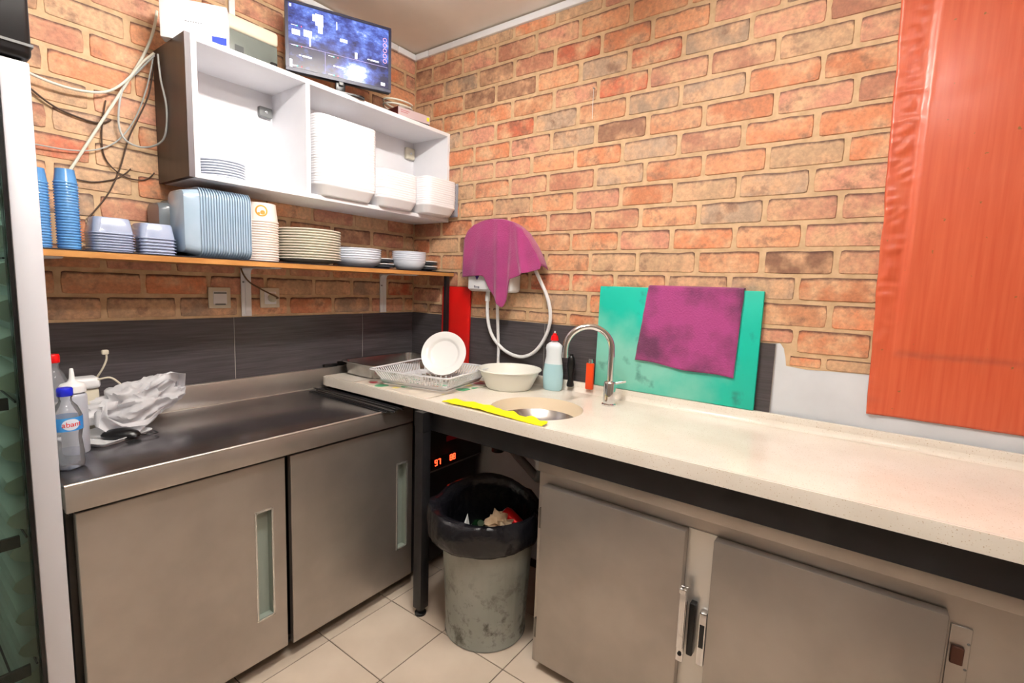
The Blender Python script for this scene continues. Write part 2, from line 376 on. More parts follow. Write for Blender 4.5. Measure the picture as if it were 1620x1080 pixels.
# ------------------------------------------------------------------ mesh builder
class MB:
    def __init__(s): s.v = []; s.f = []
    def add(s, vs, fs):
        o = len(s.v); s.v += [tuple(p) for p in vs]; s.f += [tuple(i+o for i in q) for q in fs]; return s
    def box(s, x0, x1, y0, y1, z0, z1, bevel=0.0, seg=2):
        x0, x1 = min(x0, x1), max(x0, x1); y0, y1 = min(y0, y1), max(y0, y1); z0, z1 = min(z0, z1), max(z0, z1)
        if bevel <= 0:
            vs = [(x, y, z) for z in (z0, z1) for y in (y0, y1) for x in (x0, x1)]
            return s.add(vs, [(0, 2, 3, 1), (4, 5, 7, 6), (0, 1, 5, 4), (2, 6, 7, 3), (0, 4, 6, 2), (1, 3, 7, 5)])
        bm = bmesh.new(); bmesh.ops.create_cube(bm, size=1)
        for v in bm.verts: v.co = Vector(((x0+x1)/2+v.co.x*(x1-x0), (y0+y1)/2+v.co.y*(y1-y0), (z0+z1)/2+v.co.z*(z1-z0)))
        bmesh.ops.bevel(bm, geom=bm.edges[:], offset=min(bevel, 0.49*min(x1-x0, y1-y0, z1-z0)), segments=seg, affect='EDGES', profile=0.5)
        bm.verts.index_update()
        s.add([v.co[:] for v in bm.verts], [[v.index for v in f.verts] for f in bm.faces]); bm.free()
        return s
    def lathe(s, prof, seg=24, c=(0, 0, 0), sx=1.0, sy=1.0, caps=True):
        vs = []; fs = []; n = len(prof)
        for r, z in prof:
            for k in range(seg):
                a = 2*PI*k/seg; vs.append((c[0]+sx*r*math.cos(a), c[1]+sy*r*math.sin(a), c[2]+z))
        for i in range(n-1):
            for k in range(seg):
                a, b = i*seg+k, i*seg+(k+1) % seg
                fs.append((a, b, b+seg, a+seg))
        if caps:
            if prof[0][0] > 1e-6: fs.append(tuple(reversed(range(seg))))
            if prof[-1][0] > 1e-6: fs.append(tuple(range((n-1)*seg, n*seg)))
        return s.add(vs, fs)
    def tube(s, pts, r, seg=8, smooth=0, closed=False):
        P = [Vector(p) for p in pts]
        for _ in range(smooth):      # Catmull-Rom refinement
            Q = []; n = len(P)
            for i in range(n if closed else n-1):
                p0 = P[(i-1) % n] if closed or i > 0 else P[i]; p1 = P[i]; p2 = P[(i+1) % n]
                p3 = P[(i+2) % n] if closed or i < n-2 else p2
                Q += [p1, (p1+p2)*0.5625-(p0+p3)*0.0625]
            if not closed: Q.append(P[-1])
            P = Q
        n = len(P); vs = []; fs = []; ref = None
        rad = r if callable(r) else (lambda t: r)
        for i, p in enumerate(P):
            a = P[(i-1) % n] if closed or i else p; b = P[(i+1) % n] if closed or i < n-1 else p
            t = (b-a).normalized() if (b-a).length > 1e-9 else Vector((0, 0, 1))
            if ref is None:
                ref = t.orthogonal().normalized()
            ref = (ref-t*ref.dot(t)); ref = ref.normalized() if ref.length > 1e-6 else t.orthogonal().normalized()
            q = t.cross(ref)
            for k in range(seg):
                an = 2*PI*k/seg; vs.append(p+(ref*math.cos(an)+q*math.sin(an))*rad(i/max(1, n-1)))
        for i in range(n if closed else n-1):
            for k in range(seg):
                a, b = i*seg+k, i*seg+(k+1) % seg; c, d = ((i+1) % n)*seg+k, ((i+1) % n)*seg+(k+1) % seg
                fs.append((a, b, d, c))
        if not closed: fs.append(tuple(reversed(range(seg)))); fs.append(tuple(range((n-1)*seg, n*seg)))
        return s.add(vs, fs)
    def loft(s, secs, seg=4, c=(0, 0, 0), cap0=True, cap1=True):
        """rounded-rectangle sections (w, d, r, z)"""
        vs = []; n = 4*(seg+1)
        for w_, d_, r_, z_ in secs:
            r_ = min(r_, w_/2-1e-4, d_/2-1e-4)
            for q, (sx, sy) in enumerate(((1, 1), (-1, 1), (-1, -1), (1, -1))):
                for k in range(seg+1):
                    a = PI/2*(q+k/seg)
                    vs.append((c[0]+sx*(w_/2-r_)+r_*math.cos(a), c[1]+sy*(d_/2-r_)+r_*math.sin(a), c[2]+z_))
        fs = []
        for i in range(len(secs)-1):
            for k in range(n):
                a, b = i*n+k, i*n+(k+1) % n; fs.append((a, b, b+n, a+n))
        if cap0: fs.append(tuple(reversed(range(n))))
        if cap1: fs.append(tuple(range((len(secs)-1)*n, len(secs)*n)))
        return s.add(vs, fs)
    def grid(s, fn, nu, nv, wrap=False):
        vs = [fn(i/nu, j/nv) for j in range(nv+1) for i in range(nu+(0 if wrap else 1))]
        m = nu if wrap else nu+1; fs = []
        for j in range(nv):
            for i in range(nu):
                a = j*m+i; b = j*m+(i+1) % m; fs.append((a, b, b+m, a+m))
        return s.add(vs, fs)
    def prism(s, poly, z0, z1, axis='z'):
        n = len(poly)
        def P(a, b, c): return {'z': (a, b, c), 'x': (c, a, b), 'y': (a, c, b)}[axis]
        vs = [P(a, b, z0) for a, b in poly]+[P(a, b, z1) for a, b in poly]
        fs = [tuple(reversed(range(n))), tuple(range(n, 2*n))]+[(i, (i+1) % n, (i+1) % n+n, i+n) for i in range(n)]
        return s.add(vs, fs)
    def xf(s, m):
        s.v = [tuple(m @ Vector(p)) for p in s.v]; return s
    def mesh(s, name, sharp=38, off=(0, 0, 0)):
        me = bpy.data.meshes.new(name)
        me.from_pydata([(a-off[0], b-off[1], c-off[2]) for a, b, c in s.v], [], s.f)
        bm = bmesh.new(); bm.from_mesh(me); bmesh.ops.recalc_face_normals(bm, faces=bm.faces); bm.to_mesh(me); bm.free()
        me.polygons.foreach_set('use_smooth', [True]*len(me.polygons))
        me.set_sharp_from_angle(angle=R_(sharp)); me.update()
        return me

def woff(p):
    o = Vector((0, 0, 0))
    while p: o += Vector(p.location); p = p.parent
    return o

def put(name, mb, m, parent=None, world=True, sharp=38, loc=None, rot=None, label=None, solid=0.0, sub=0):
    """link one mesh object; world=True means the builder's coordinates are room coordinates"""
    off = woff(parent) if (parent and world) else Vector((0, 0, 0))
    base = Vector((0, 0, 0))
    if parent is None and world and loc is None and isinstance(mb, MB):   # origin at the base of a one-mesh thing
        xs, ys, zs = zip(*mb.v); base = Vector(((min(xs)+max(xs))/2, (min(ys)+max(ys))/2, min(zs))); off = base
    me = mb if not isinstance(mb, MB) else mb.mesh(name, sharp, off)
    o = bpy.data.objects.new(name, me); COL.objects.link(o)
    if not me.materials: me.materials.append(m)
    if parent: o.parent = parent
    o.location = base if loc is None else loc
    if rot: o.rotation_euler = rot
    if label: o['label'] = label
    if solid:
        d = o.modifiers.new('thickness', 'SOLIDIFY'); d.thickness = solid; d.offset = 0
    if sub:
        d = o.modifiers.new('smooth', 'SUBSURF'); d.levels = d.render_levels = sub
    return o

def tag(o, label, cat, group=None):
    o['label'] = label; o['category'] = cat
    if group: o['group'] = group
    return o

def struct(o): o['kind'] = 'structure'; return o

def thing(name, label, cat, loc=(0, 0, 0), rot=(0, 0, 0), group=None):
    o = bpy.data.objects.new(name, None); COL.objects.link(o); o.empty_display_size = 0.05
    o.location = loc; o.rotation_euler = rot
    return tag(o, label, cat, group)

def text_mesh(txt, size, depth=0.0004):
    c = bpy.data.curves.new('lettering', 'FONT'); c.body = txt; c.size = size; c.extrude = depth; c.align_x = 'CENTER'; c.align_y = 'CENTER'
    o = bpy.data.objects.new('lettering', c); COL.objects.link(o)
    dg = bpy.context.evaluated_depsgraph_get(); me = bpy.data.meshes.new_from_object(o.evaluated_get(dg))
    bpy.data.objects.remove(o); bpy.data.curves.remove(c)
    return me

ORD = ['top', 'second from the top', 'third from the top', 'fourth from the top', 'fifth from the top', 'sixth from the top', 'seventh from the top',
       'eighth from the top', 'ninth from the top', 'tenth from the top', 'eleventh from the top', 'twelfth from the top', 'thirteenth from the top',
       'fourteenth from the top', 'fifteenth from the top', 'sixteenth from the top', 'seventeenth from the top', 'eighteenth from the top',
       'nineteenth from the top', 'twentieth from the top'] + ['twenty-%s from the top' % s for s in ('first', 'second', 'third', 'fourth', 'fifth', 'sixth', 'seventh', 'eighth', 'ninth')] + ['thirtieth from the top']

def stack(name, me, m, n, base, step, lab, cat, group, rot=(0, 0, 0), words=None, jitter=0.0):
    """n copies of one mesh, each a thing; index 0 is the lowest / first"""
    if not me.materials: me.materials.append(m)
    for i in range(n):
        o = bpy.data.objects.new(name, me); COL.objects.link(o)
        o.location = Vector(base)+Vector(step)*i+Vector((random.uniform(-jitter, jitter), random.uniform(-jitter, jitter), 0))
        o.rotation_euler = (rot[0], rot[1], rot[2]+random.uniform(-jitter, jitter)*8)
        wd = (words or ORD)[(n-1-i) if words is None else i]
        tag(o, lab % wd, cat, group)
        yield o

# ================================================================== THE ROOM
CZ = 2.60
# floor: grout bed plus single tiles
fl = struct(put('floor', MB().box(-2.95, 0.1, -3.45, 0.1, -0.06, -0.003), FGROUT))
T = 0.30
tme = MB().box(-T/2+0.0016, T/2-0.0016, -T/2+0.0016, T/2-0.0016, -0.008, 0.0, 0.0012, 1).mesh('floor_tile')
for i in range(-7, 4):
    for j in range(-9, 4):
        cx, cy = -0.9626+T*(i+0.5), -0.9186+T*(j+0.5)
        if -2.9 < cx-T/2 and cx+T/2 < 0.0 and -3.4 < cy-T/2 and cy+T/2 < 0.02:
            o = put('floor_tile', tme, FTILE, fl, world=False); o.location = Vector((cx, cy, 0))-fl.location
ceil = struct(put('ceiling', MB().box(-2.95, 0.1, -3.45, 0.1, CZ, CZ+0.08), CEIL))
wl = struct(put('wall_left', MB().box(-2.95, 0.1, 0.0, 0.1, -0.003, CZ), PLASTER))
wr = struct(put('wall_right', MB().box(0.0, 0.1, -3.45, 0.0, -0.003, CZ), PLASTER))
struct(put('wall_rear', MB().box(-2.95, 0.0, -3.45, -3.37, 0.0, CZ), REARP))
struct(put('wall_side', MB().box(-2.95, -2.87, -3.37, 0.0, 0.0, CZ), REARP))

# ------------------------------------------------------------------ brick-print wall covering, brick by brick
def brick_mesh(w_, h_, seed):
    rg = random.Random(seed)
    r = min(0.012, w_*0.2, h_*0.25)
    out = []
    nx = max(2, int(w_/0.045))
    for k in range(nx): out.append((-w_/2+r+(w_-2*r)*k/(nx-1) if nx > 1 else 0, -h_/2+rg.uniform(-0.001, 0.001)))
    out.append((w_/2-r*0.25, -h_/2+r*0.25)); out.append((w_/2+rg.uniform(-0.002, 0.001), 0)); out.append((w_/2-r*0.3, h_/2-r*0.3))
    for k in range(nx): out.append((w_/2-r-(w_-2*r)*k/(nx-1), h_/2-rg.uniform(-0.001, 0.004)))
    out.append((-w_/2+r*0.3, h_/2-r*0.3)); out.append((-w_/2+rg.uniform(-0.001, 0.002), 0)); out.append((-w_/2+r*0.25, -h_/2+r*0.25))
    n = len(out); d = rg.uniform(0.0028, 0.0046)
    vs = [(x, 0, z) for x, z in out]
    vs += [(x*(1-0.004/w_), -d, z*(1-0.004/h_)) for x, z in out]
    vs += [(x*(1-0.02/w_), -d-0.0006, z*(1-0.022/h_)) for x, z in out]
    fs = []
    for k in range(n):
        a, b = k, (k+1) % n
        fs += [(a, b, b+n, a+n), (a+n, b+n, b+2*n, a+2*n)]
    fs.append(tuple(range(2*n, 3*n)))
    me = bpy.data.meshes.new('brick'); me.from_pydata(vs, [], fs)
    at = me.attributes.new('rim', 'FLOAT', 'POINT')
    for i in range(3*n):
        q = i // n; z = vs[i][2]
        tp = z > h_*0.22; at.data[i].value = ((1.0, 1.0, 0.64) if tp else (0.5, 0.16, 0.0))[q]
    me.polygons.foreach_set('use_smooth', [True]*len(me.polygons)); me.set_sharp_from_angle(angle=R_(30))
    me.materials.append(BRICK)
    return me

PAL = [((211, 138, 100), 5), ((208, 148, 124), 5), ((194, 160, 128), 3), ((148, 108, 86), 1.8), ((178, 152, 130), 2.4), ((202, 114, 86), 1.0), ((216, 154, 116), 4), ((182, 126, 102), 2)]
PALW = [c for c, k in PAL for _ in range(int(k*5))]
_cache = {}
def brick_me(w_, h_, rg):
    if abs(w_-0.21) < 0.013 and abs(h_-0.075) < 0.004:
        k = (round(w_/0.005), round(h_/0.005), rg.randrange(6))
    else: k = (round(w_, 3), round(h_, 3), 0)
    if k not in _cache: _cache[k] = brick_mesh(w_, h_, hash(k) & 0xffff)
    return _cache[k]

def lay(parent, side, rows, pitch, span, phase, clip, skip, seed):
    """side 'L': along x on y=0, 'R': along -y on x=0.  clip(row_z0,row_z1,a0,a1)->list of rects"""
    rg = random.Random(seed); po = Vector(parent.location)
    for k, (z0, z1) in enumerate(rows):
        a = span[0]-pitch*2+((phase(k)-span[0]) % pitch)
        edges = []
        while a < span[1]+pitch:
            edges.append(a+rg.uniform(-0.008, 0.008)); a += pitch
        for e0, e1 in zip(edges, edges[1:]):
            m_ = 0.0065
            c = clip(e0+m_, e1-m_, z0+0.006, z1-0.0065)
            if not c: continue
            x0, x1, b0, b1 = c
            if x1-x0 < 0.02 or b1-b0 < 0.02 or skip(x0, x1, b0, b1): continue
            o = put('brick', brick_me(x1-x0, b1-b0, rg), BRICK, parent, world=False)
            cx, cz = (x0+x1)/2, (b0+b1)/2
            if side == 'L': o.location = Vector((cx, -0.0015, cz))-po
            else: o.location = Vector((-0.0015, -cx, cz))-po; o.rotation_euler = (0, 0, -PI/2)
            col = list(lin(rg.choice(PALW)))
            f = rg.uniform(0.82, 1.12); o.color = (col[0]*f, col[1]*f, col[2]*f, 1)

put('brick_wallpaper', MB().box(-2.3, -0.0, -0.0015, 0.0, 1.186, CZ-0.001), MORTAR, wl)
rowsL = [(1.19+0.0865*k, min(1.19+0.0865*(k+1), CZ-0.02)) for k in range(17) if 1.19+0.0865*k < CZ-0.05]
def clipL(x0, x1, z0, z1):
    x1 = min(x1, -0.006)
    return (x0, x1, max(z0, 1.19), z1)
lay(wl, 'L', rowsL, 0.2245, (-1.86, 0.0), lambda k: (-1.425 if k % 2 == 0 else -1.535), clipL,
    lambda x0, x1, z0, z1: (x1 < -1.84) or (x0 > -1.2 and x1 < -0.02 and z0 > 1.75 and z1 < 2.08), 11)

# right wall: the paper is torn off along the bottom beside the tiles
sheet = [(0.0, 1.186), (-1.872, 1.186), (-1.905, 1.19), (-1.918, 1.172), (-1.925, 1.142), (-1.93, 1.112), (-1.99, 1.106), (-2.07, 1.11), (-2.2, 1.114), (-2.3, 1.114), (-2.3, CZ-0.001), (0.0, CZ-0.001)]
put('brick_wallpaper', MB().prism(sheet, -0.0015, 0.0, 'x'), MORTAR, wr)
rowsR = [(1.158+0.0903*k, min(1.158+0.0903*(k+1), CZ-0.02)) for k in range(-1, 16)]
def clipR(a0, a1, z0, z1):
    a0 = max(a0, 0.006); a1 = min(a1, 2.2)
    if z0 < 1.15:                 # lowest strip only where the tiles have ended
        if a1 < 1.96: return None
        a0 = max(a0, 1.938); z0 = max(z0, 1.114)
    elif z0 < 1.19 and a0 < 1.915:
        z0 = 1.192
    return (a0, a1, z0, z1)
lay(wr, 'R', rowsR, 0.2265, (0.0, 2.2), lambda k: (1.588 if k % 2 == 0 else 1.492), clipR,
    lambda a0, a1, z0, z1: a0 > 2.17, 23)

# dark striped splashback tiles
def tiles(parent, side, cuts, z0, z1):
    po = woff(parent)
    for a, b in zip(cuts, cuts[1:]):
        mb = MB()
        if side == 'L': mb.box(a+0.0015, b-0.0015, -0.009, 0.0, z0, z1, 0.001, 1)
        else: mb.box(-0.009, 0.0, -b+0.0015, -a-0.0015, z0, z1, 0.001, 1)
        put('wall_tile', mb, WTILE, parent)
tiles(wl, 'L', [-1.95, -1.64, -0.999, -0.357, -0.01], 0.62, 1.186)
tiles(wr, 'R', [0.0, 0.28, 0.92, 1.56, 1.893], 0.62, 1.186)
put('tile_grout', MB().box(-1.95, -0.01, -0.0065, 0.0, 0.62, 1.1855), GROUT, wl)
put('tile_grout', MB().box(-0.0065, 0.0, -1.893, -0.0, 0.62, 1.1855), GROUT, wr)

# white trunking below the ceiling, in lengths with open joints
tr = struct(put('trim_1', MB().box(-2.0, -0.14, -0.02, -0.001, 2.562, 2.592, 0.002), WHITEP))
tr2 = struct(put('trim_2', MB().box(-0.136, -0.002, -0.02, -0.001, 2.562, 2.592, 0.002), WHITEP))
tr3 = struct(put('trim_3', MB().box(-0.02, -0.001, -0.115, -0.0215, 2.562, 2.592, 0.002), WHITEP))
tr4 = struct(put('trim_4', MB().box(-0.02, -0.001, -3.3, -0.119, 2.562, 2.592, 0.002), WHITEP))
struct(put('trim_5', MB().box(-0.985, -0.962, -0.016, -0.0075, 2.2, 2.56, 0.002), WHITEP))

# ------------------------------------------------------------------ ceiling lamps (real light of the room)
def lamp(x, y, strength, label):
    t = thing('ceiling_lamp', label, 'lamp', (x, y, CZ), group='ceiling lamps')
    put('housing', MB().box(x-0.335, x+0.335, y-0.03, y+0.03, 2.475, 2.515, 0.006), WHITEP, t)
    for dx in (-0.25, 0.25): put('hanger_rod', MB().tube([(x+dx, y, 2.515), (x+dx, y, CZ-0.001)], 0.005, 8), WHITEP, t)
    m = mat('lamp_tube_%d' % round(strength), (255, 255, 255), 0.5, emit=(255, 250, 243), estr=strength)
    for dy in (-0.045, 0.045):
        b = put('tube', MB().tube([(x-0.31, y+dy, 2.455), (x+0.31, y+dy, 2.455)], 0.014, 16), m, t)
        for sx in (-0.3175, 0.3175): put('tube_holder', MB().box(x+sx-0.0075, x+sx+0.0075, y+dy-0.016, y+dy+0.016, 2.438, 2.4745, 0.003), WHITEP, t)
lamp(-1.12, -1.32, LAMP_MAIN, 'white twin-tube ceiling lamp above the steel worktop')
lamp(-1.55, -2.3, LAMP_REAR, 'white twin-tube ceiling lamp over the aisle behind the first lamp')

# ------------------------------------------------------------------ red wood-grain film over a hatch board
def film(u, v):
    y = -2.138-1.15*u; z = 0.987+1.55*v
    y += max(0, 1-u*9)*(0.004*noise.noise(Vector((0, 0, z*9)))-0.034*max(0, 1-v*1.25))
    z += 0.006*noise.noise(Vector((y*7, 3, 0)))*(1-v)
    e = -2.225-y                       # distance inside the covered board's left edge
    f = z-1.19
    sm = lambda t: max(0, min(1, t))**2*(3-2*max(0, min(1, t)))
    x = -0.006-0.011*sm(e/0.014+0.5)*sm(f/0.018+0.5)
    wr_ = max(0.0, 1-abs((y+2.18)/0.055))
    x -= 0.006*wr_*abs(noise.noise(Vector((y*24, z*34, 1.0))))*1.6+0.0015*wr_*noise.noise(Vector((y*60, z*80, 4)))
    x -= 0.0022*abs(noise.noise(Vector((y*5, z*4, 9))))
    return (x, y, z)
fm = MB().grid(film, 130, 190)
pn = put('wall_film', fm, FILM, None, solid=0.0012, sharp=60)
tag(pn, 'orange-red wood-grain plastic film covering a board on the brick wall', 'wall covering')

# ================================================================== UPPER CABINET
X0, X1, YF, ZB, ZT, TH = -1.228, -0.003, -0.276, 1.685, 2.142, 0.018
cab = thing('wall_cabinet', 'open white wall cabinet with a dark brown left side', 'cabinet', ((X0+X1)/2, -0.14, ZB))
YB = -0.0075
put('side_panel', MB().box(X0-0.018, X0, YF, YB, ZB, ZT, 0.001, 1), WENGE, cab, label='dark brown side panel')
put('edge_band', MB().box(X0-0.018, X0, YF-0.0015, YF, ZB, ZT), WENGEF, cab)
put('side_panel', MB().box(X0, X0+TH, YF, YB, ZB, ZT, 0.0008, 1), WHITEM, cab)
put('side_panel', MB().box(X1-TH, X1, YF, YB, ZB, ZT, 0.0008, 1), WHITEM, cab)
put('top_panel', MB().box(X0+TH, X1-TH, YF, YB, ZT-TH, ZT, 0.0008, 1), WHITEM, cab)
put('bottom_panel', MB().box(X0+TH, X1-TH, YF, YB, ZB, ZB+TH, 0.0008, 1), WHITEM, cab)
put('divider', MB().box(-0.822, -0.804, YF+0.001, YB, ZB+TH, ZT-TH, 0.0008, 1), WHITEM, cab)
put('back_panel', MB().box(X0+TH, X1-TH, YB-0.006, YB, ZB+TH, ZT-TH), WHITEM, cab)
def hanger(x0, x1, z0, z1, m):
    h = put('hanger', MB().box(x0, x1, -0.035, YB-0.006, z0, z1, 0.004), m, cab)
    put('screw', MB().lathe([(0.0, 0), (0.006, 0), (0.006, 0.003), (0.002, 0.004), (0, 0.004)], 12).xf(Matrix.Translation(((x0+x1)/2, -0.035, (z0+z1)/2)) @ Matrix.Rotation(PI/2, 4, 'X')), CHROME, h)
hanger(-0.884, -0.83, 2.024, 2.064, GREYP)
hanger(-0.088, -0.03, 2.03, 2.09, CREAMP)

# plates in the left compartment
def plate_prof(R, h=0.022, foot=0.55, t=0.004):
    return [(0.0, 0.003), (R*foot*0.9, 0.003), (R*foot*0.95, 0.0), (R*foot, 0.0), (R*foot*1.03, 0.004), (R*0.75, 0.009), (R, h-t), (R, h), (R*0.98, h), (R*0.72, 0.014), (R*foot, 0.008), (0.0, 0.007)]
me = MB().lathe(plate_prof(0.083, 0.018), 40).mesh('plate')
list(stack('plate', me, CHINAG, 7, (-1.088, -0.135, ZB+TH), (0, 0, 0.0095), 'small white plate, %s in the cabinet stack of seven', 'plate', 'plates in the wall cabinet'))

# nested foam clamshell boxes in the right compartment
def foam_mesh(w_, d_, h_):
    t = 0.003
    return MB().loft([(w_*0.82, d_*0.8, 0.03, 0), (w_*0.86, d_*0.84, 0.034, 0.005), (w_*0.965, d_*0.96, 0.038, h_-0.0125), (w_*0.995, d_*0.993, 0.04, h_-0.009), (w_, d_, 0.04, h_-0.004), (w_*0.996, d_*0.995, 0.04, h_),
                      (w_*0.965-t, d_*0.96-t, 0.036, h_), (w_*0.86-t, d_*0.84-t, 0.034, 0.009), (w_*0.82-t, d_*0.8-t, 0.03, 0.004)], 5).mesh('foam_box', 70)
fz = ZB+TH+0.0005
me = foam_mesh(0.296, 0.25, 0.05)
list(stack('foam_box', me, FOAM, 27, (-0.644, -0.19, fz), (0, 0, 0.0102), 'white foam food box, %s of the tallest cabinet stack', 'food box', 'foam boxes in the tall stack', jitter=0.0012))
me = foam_mesh(0.235, 0.235, 0.046)
list(stack('foam_box', me, FOAM, 12, (-0.374, -0.205, fz), (0, 0, 0.0108), 'white foam food box, %s of the middle cabinet stack', 'food box', 'foam boxes in the middle stack', jitter=0.0012))
me = foam_mesh(0.222, 0.25, 0.046)
list(stack('foam_box', me, FOAM, 13, (-0.137, -0.24, fz), (0, 0, 0.0106), 'white foam food box, %s of the stack by the brick wall', 'food box', 'foam boxes in the right stack', jitter=0.0012))
wp = put('plastic_wrapper', MB().grid(lambda u, v: (-0.0235+0.004*noise.noise(Vector((u*3, v*9, 5))), -0.285-0.075*u+0.004*noise.noise(Vector((v*8, 0, 2))), 1.706+0.17*v), 8, 14), thin_mat('printed_wrap', (245, 246, 250), 0.6, 0.12, col=(226, 230, 242)), None, solid=0.0006)
tag(wp, 'crinkled clear blue-printed wrapper beside the right foam stack', 'wrapper')

# ================================================================== ON TOP OF THE CABINET
# router
rt_ = thing('router', 'white router with a blue sticker on the cabinet top', 'router', (-1.19, -0.215, ZT+0.0), (0, 0, R_(-33.5)))
put('casing', MB().box(-0.099, 0.099, -0.003, 0.042, 0.0, 0.132, 0.004), WHITEP, rt_, world=False)
put('sticker', MB().box(0.052, 0.096, -0.0036, -0.0029, 0.006, 0.03), INKB, rt_, world=False)
for k in range(6): put('indicator_light', MB().box(-0.048+k*0.0085+(0.004 if k > 3 else 0), -0.0435+k*0.0085+(0.004 if k > 3 else 0), -0.0036, -0.0029, 0.112, 0.1145), mat('lit_indicator', (250, 240, 190), 0.4, emit=(255, 240, 190), estr=1.2), rt_, world=False)
for k in range(7): put('lettering', MB().box(-0.026+k*0.0075, -0.0215+k*0.0075, -0.0036, -0.0029, 0.062, 0.0645), INKG, rt_, world=False)
# equipment box behind the router
eq = thing('equipment_box', 'dusty grey equipment box with a white upper band behind the router', 'box', (-0.98, -0.085, ZT))
put('casing', MB().box(-1.1, -0.866, -0.15, -0.02, ZT, ZT+0.125, 0.004), DUSTY, eq)
put('lid', MB().box(-1.104, -0.862, -0.154, -0.02, ZT+0.125, ZT+0.178, 0.012, 3), CREAMP, eq)
put('label_plate', MB().box(-1.03, -0.998, -0.1512, -0.15, ZT+0.03, ZT+0.075), mat('smoked_plate', (70, 74, 74), 0.4), eq)
put('latch', MB().box(-0.9, -0.872, -0.163, -0.15, ZT+0.02, ZT+0.06, 0.006), BLACKP, eq)

# monitor
a0, a1 = Vector((-0.838, -0.158, 0)), Vector((-0.447, -0.332, 0))
ang = math.atan2(a1.y-a0.y, a1.x-a0.x); MW = (a1-a0).length; MH = 0.272; mc = (a0+a1)/2
mon = thing('monitor', 'flat monitor showing blue security camera pictures on the cabinet', 'monitor', (mc.x, mc.y, ZT), (0, 0, ang))
mz = 2.193-ZT
put('bezel', MB().box(-MW/2, MW/2, -0.004, 0.0, mz, mz+0.016, 0.0015, 1).box(-MW/2, MW/2, -0.004, 0.0, mz+MH-0.012, mz+MH, 0.0015, 1).box(-MW/2, -MW/2+0.012, -0.004, 0.0, mz+0.016, mz+MH-0.012).box(MW/2-0.012, MW/2, -0.004, 0.0, mz+0.016, mz+MH-0.012), mat('monitor_bezel', (40, 42, 66), 0.35), mon, world=False)
put('back_shell', MB().box(-MW/2, MW/2, 0.0, 0.03, mz, mz+MH, 0.006), BLACKP, mon, world=False)
sw, sh = MW-0.024, MH-0.028
scr = put('screen', MB().box(-sw/2, sw/2, -0.0015, -0.0005, mz+0.016, mz+MH-0.012), SCREEN, mon, world=False)
def on_screen(u, v, w_, h_, m=INKW, name='picture_mark'):
    x, z = -sw/2+u*sw, mz+0.016+v*sh
    put(name, MB().box(x-w_/2, x+w_/2, -0.0022, -0.0016, z-h_/2, z+h_/2), m, scr, world=False)
VIO = mat('screen_violet_line', (150, 140, 190), 0.5, emit=(150, 140, 190), estr=0.7)
on_screen(0.345, 0.19, 0.0014, 0.085, VIO); on_screen(0.5, 0.36, sw*0.98, 0.0012, VIO)
for u, v in ((0.17, 0.21), (0.5, 0.17), (0.85, 0.42)):
    on_screen(u, v, 0.036, 0.0055); on_screen(u-0.065, v+0.002, 0.008, 0.004)
GRN = mat('screen_green_dot', (90, 240, 200), 0.5, emit=(90, 240, 210), estr=1.0)
RDD = mat('screen_red_dot', (240, 60, 70), 0.5, emit=(240, 60, 70), estr=0.8)
for u, v in ((0.05, 0.665), (0.05, 0.35), (0.05, 0.035), (0.4, 0.32), (0.4, 0.02)):
    on_screen(u, v, 0.02, 0.0014); on_screen(u+0.03, v, 0.004, 0.004, GRN); on_screen(u+0.07, v, 0.003, 0.004, RDD)
for u, v, w_, h_ in ((0.29, 0.84, 0.03, 0.045), (0.3, 0.74, 0.018, 0.05), (0.245, 0.86, 0.016, 0.025), (0.07, 0.56, 0.03, 0.02), (0.18, 0.58, 0.032, 0.025), (0.2, 0.47, 0.006, 0.04), (0.655, 0.43, 0.01, 0.024), (0.94, 0.06, 0.018, 0.012), (0.02, 0.96, 0.008, 0.01), (0.02, 0.06, 0.01, 0.03), (0.46, 0.83, 0.003, 0.03), (0.53, 0.62, 0.03, 0.012)):
    on_screen(u, v, w_, h_)
for k in range(5):
    x, z = sw/2-0.016, mz+0.016+sh*(0.82-k*0.09)
    put('screen_icon', MB().tube([(x+0.0078*math.cos(q*PI/9), -0.0024, z+0.0078*math.sin(q*PI/9)) for q in range(18)], 0.0011, 6, closed=True), mat('icon_ring', (200, 150, 170), 0.5, emit=(210, 160, 170), estr=0.7), scr, world=False)
put('stand_neck', MB().box(-0.02, 0.02, 0.008, 0.028, 0.012, mz+0.03, 0.003), BLACKP, mon, world=False)
put('stand_foot', MB().loft([(0.2, 0.11, 0.03, 0.0), (0.2, 0.11, 0.03, 0.006), (0.06, 0.04, 0.012, 0.014)], 5, (0, 0.03, 0)), BLACKP, mon, world=False)
put('port_plug', MB().box(-0.008, 0.01, -0.006, 0.012, mz-0.014, mz, 0.002), GREYP, mon, world=False)

# small carton with a coil of cable
ct = thing('carton', 'small pinkish carton with a yellow sticker on the cabinet top', 'box', (-0.235, -0.19, ZT), (0, 0, R_(-6)))
put('body', MB().box(-0.085, 0.105, -0.06, 0.06, 0.012, 0.052, 0.001, 1), CARTON, ct, world=False)
put('tray', MB().box(-0.17, 0.105, -0.055, 0.07, 0.0, 0.012, 0.001, 1), BLACKP, ct, world=False)
put('end_flap', MB().box(-0.0865, -0.085, -0.06, 0.06, 0.012, 0.052), CARTOND, ct, world=False)
put('sticker', MB().box(0.085, 0.1, -0.0608, -0.06, 0.026, 0.044), mat('yellow_sticker', (236, 222, 40), 0.5), ct, world=False)
put('lettering', MB().box(-0.07, -0.02, -0.0606, -0.06, 0.038, 0.041).box(-0.07, -0.03, -0.0606, -0.06, 0.03, 0.033), mat('dull_red_print', (178, 104, 108), 0.6), ct, world=False)
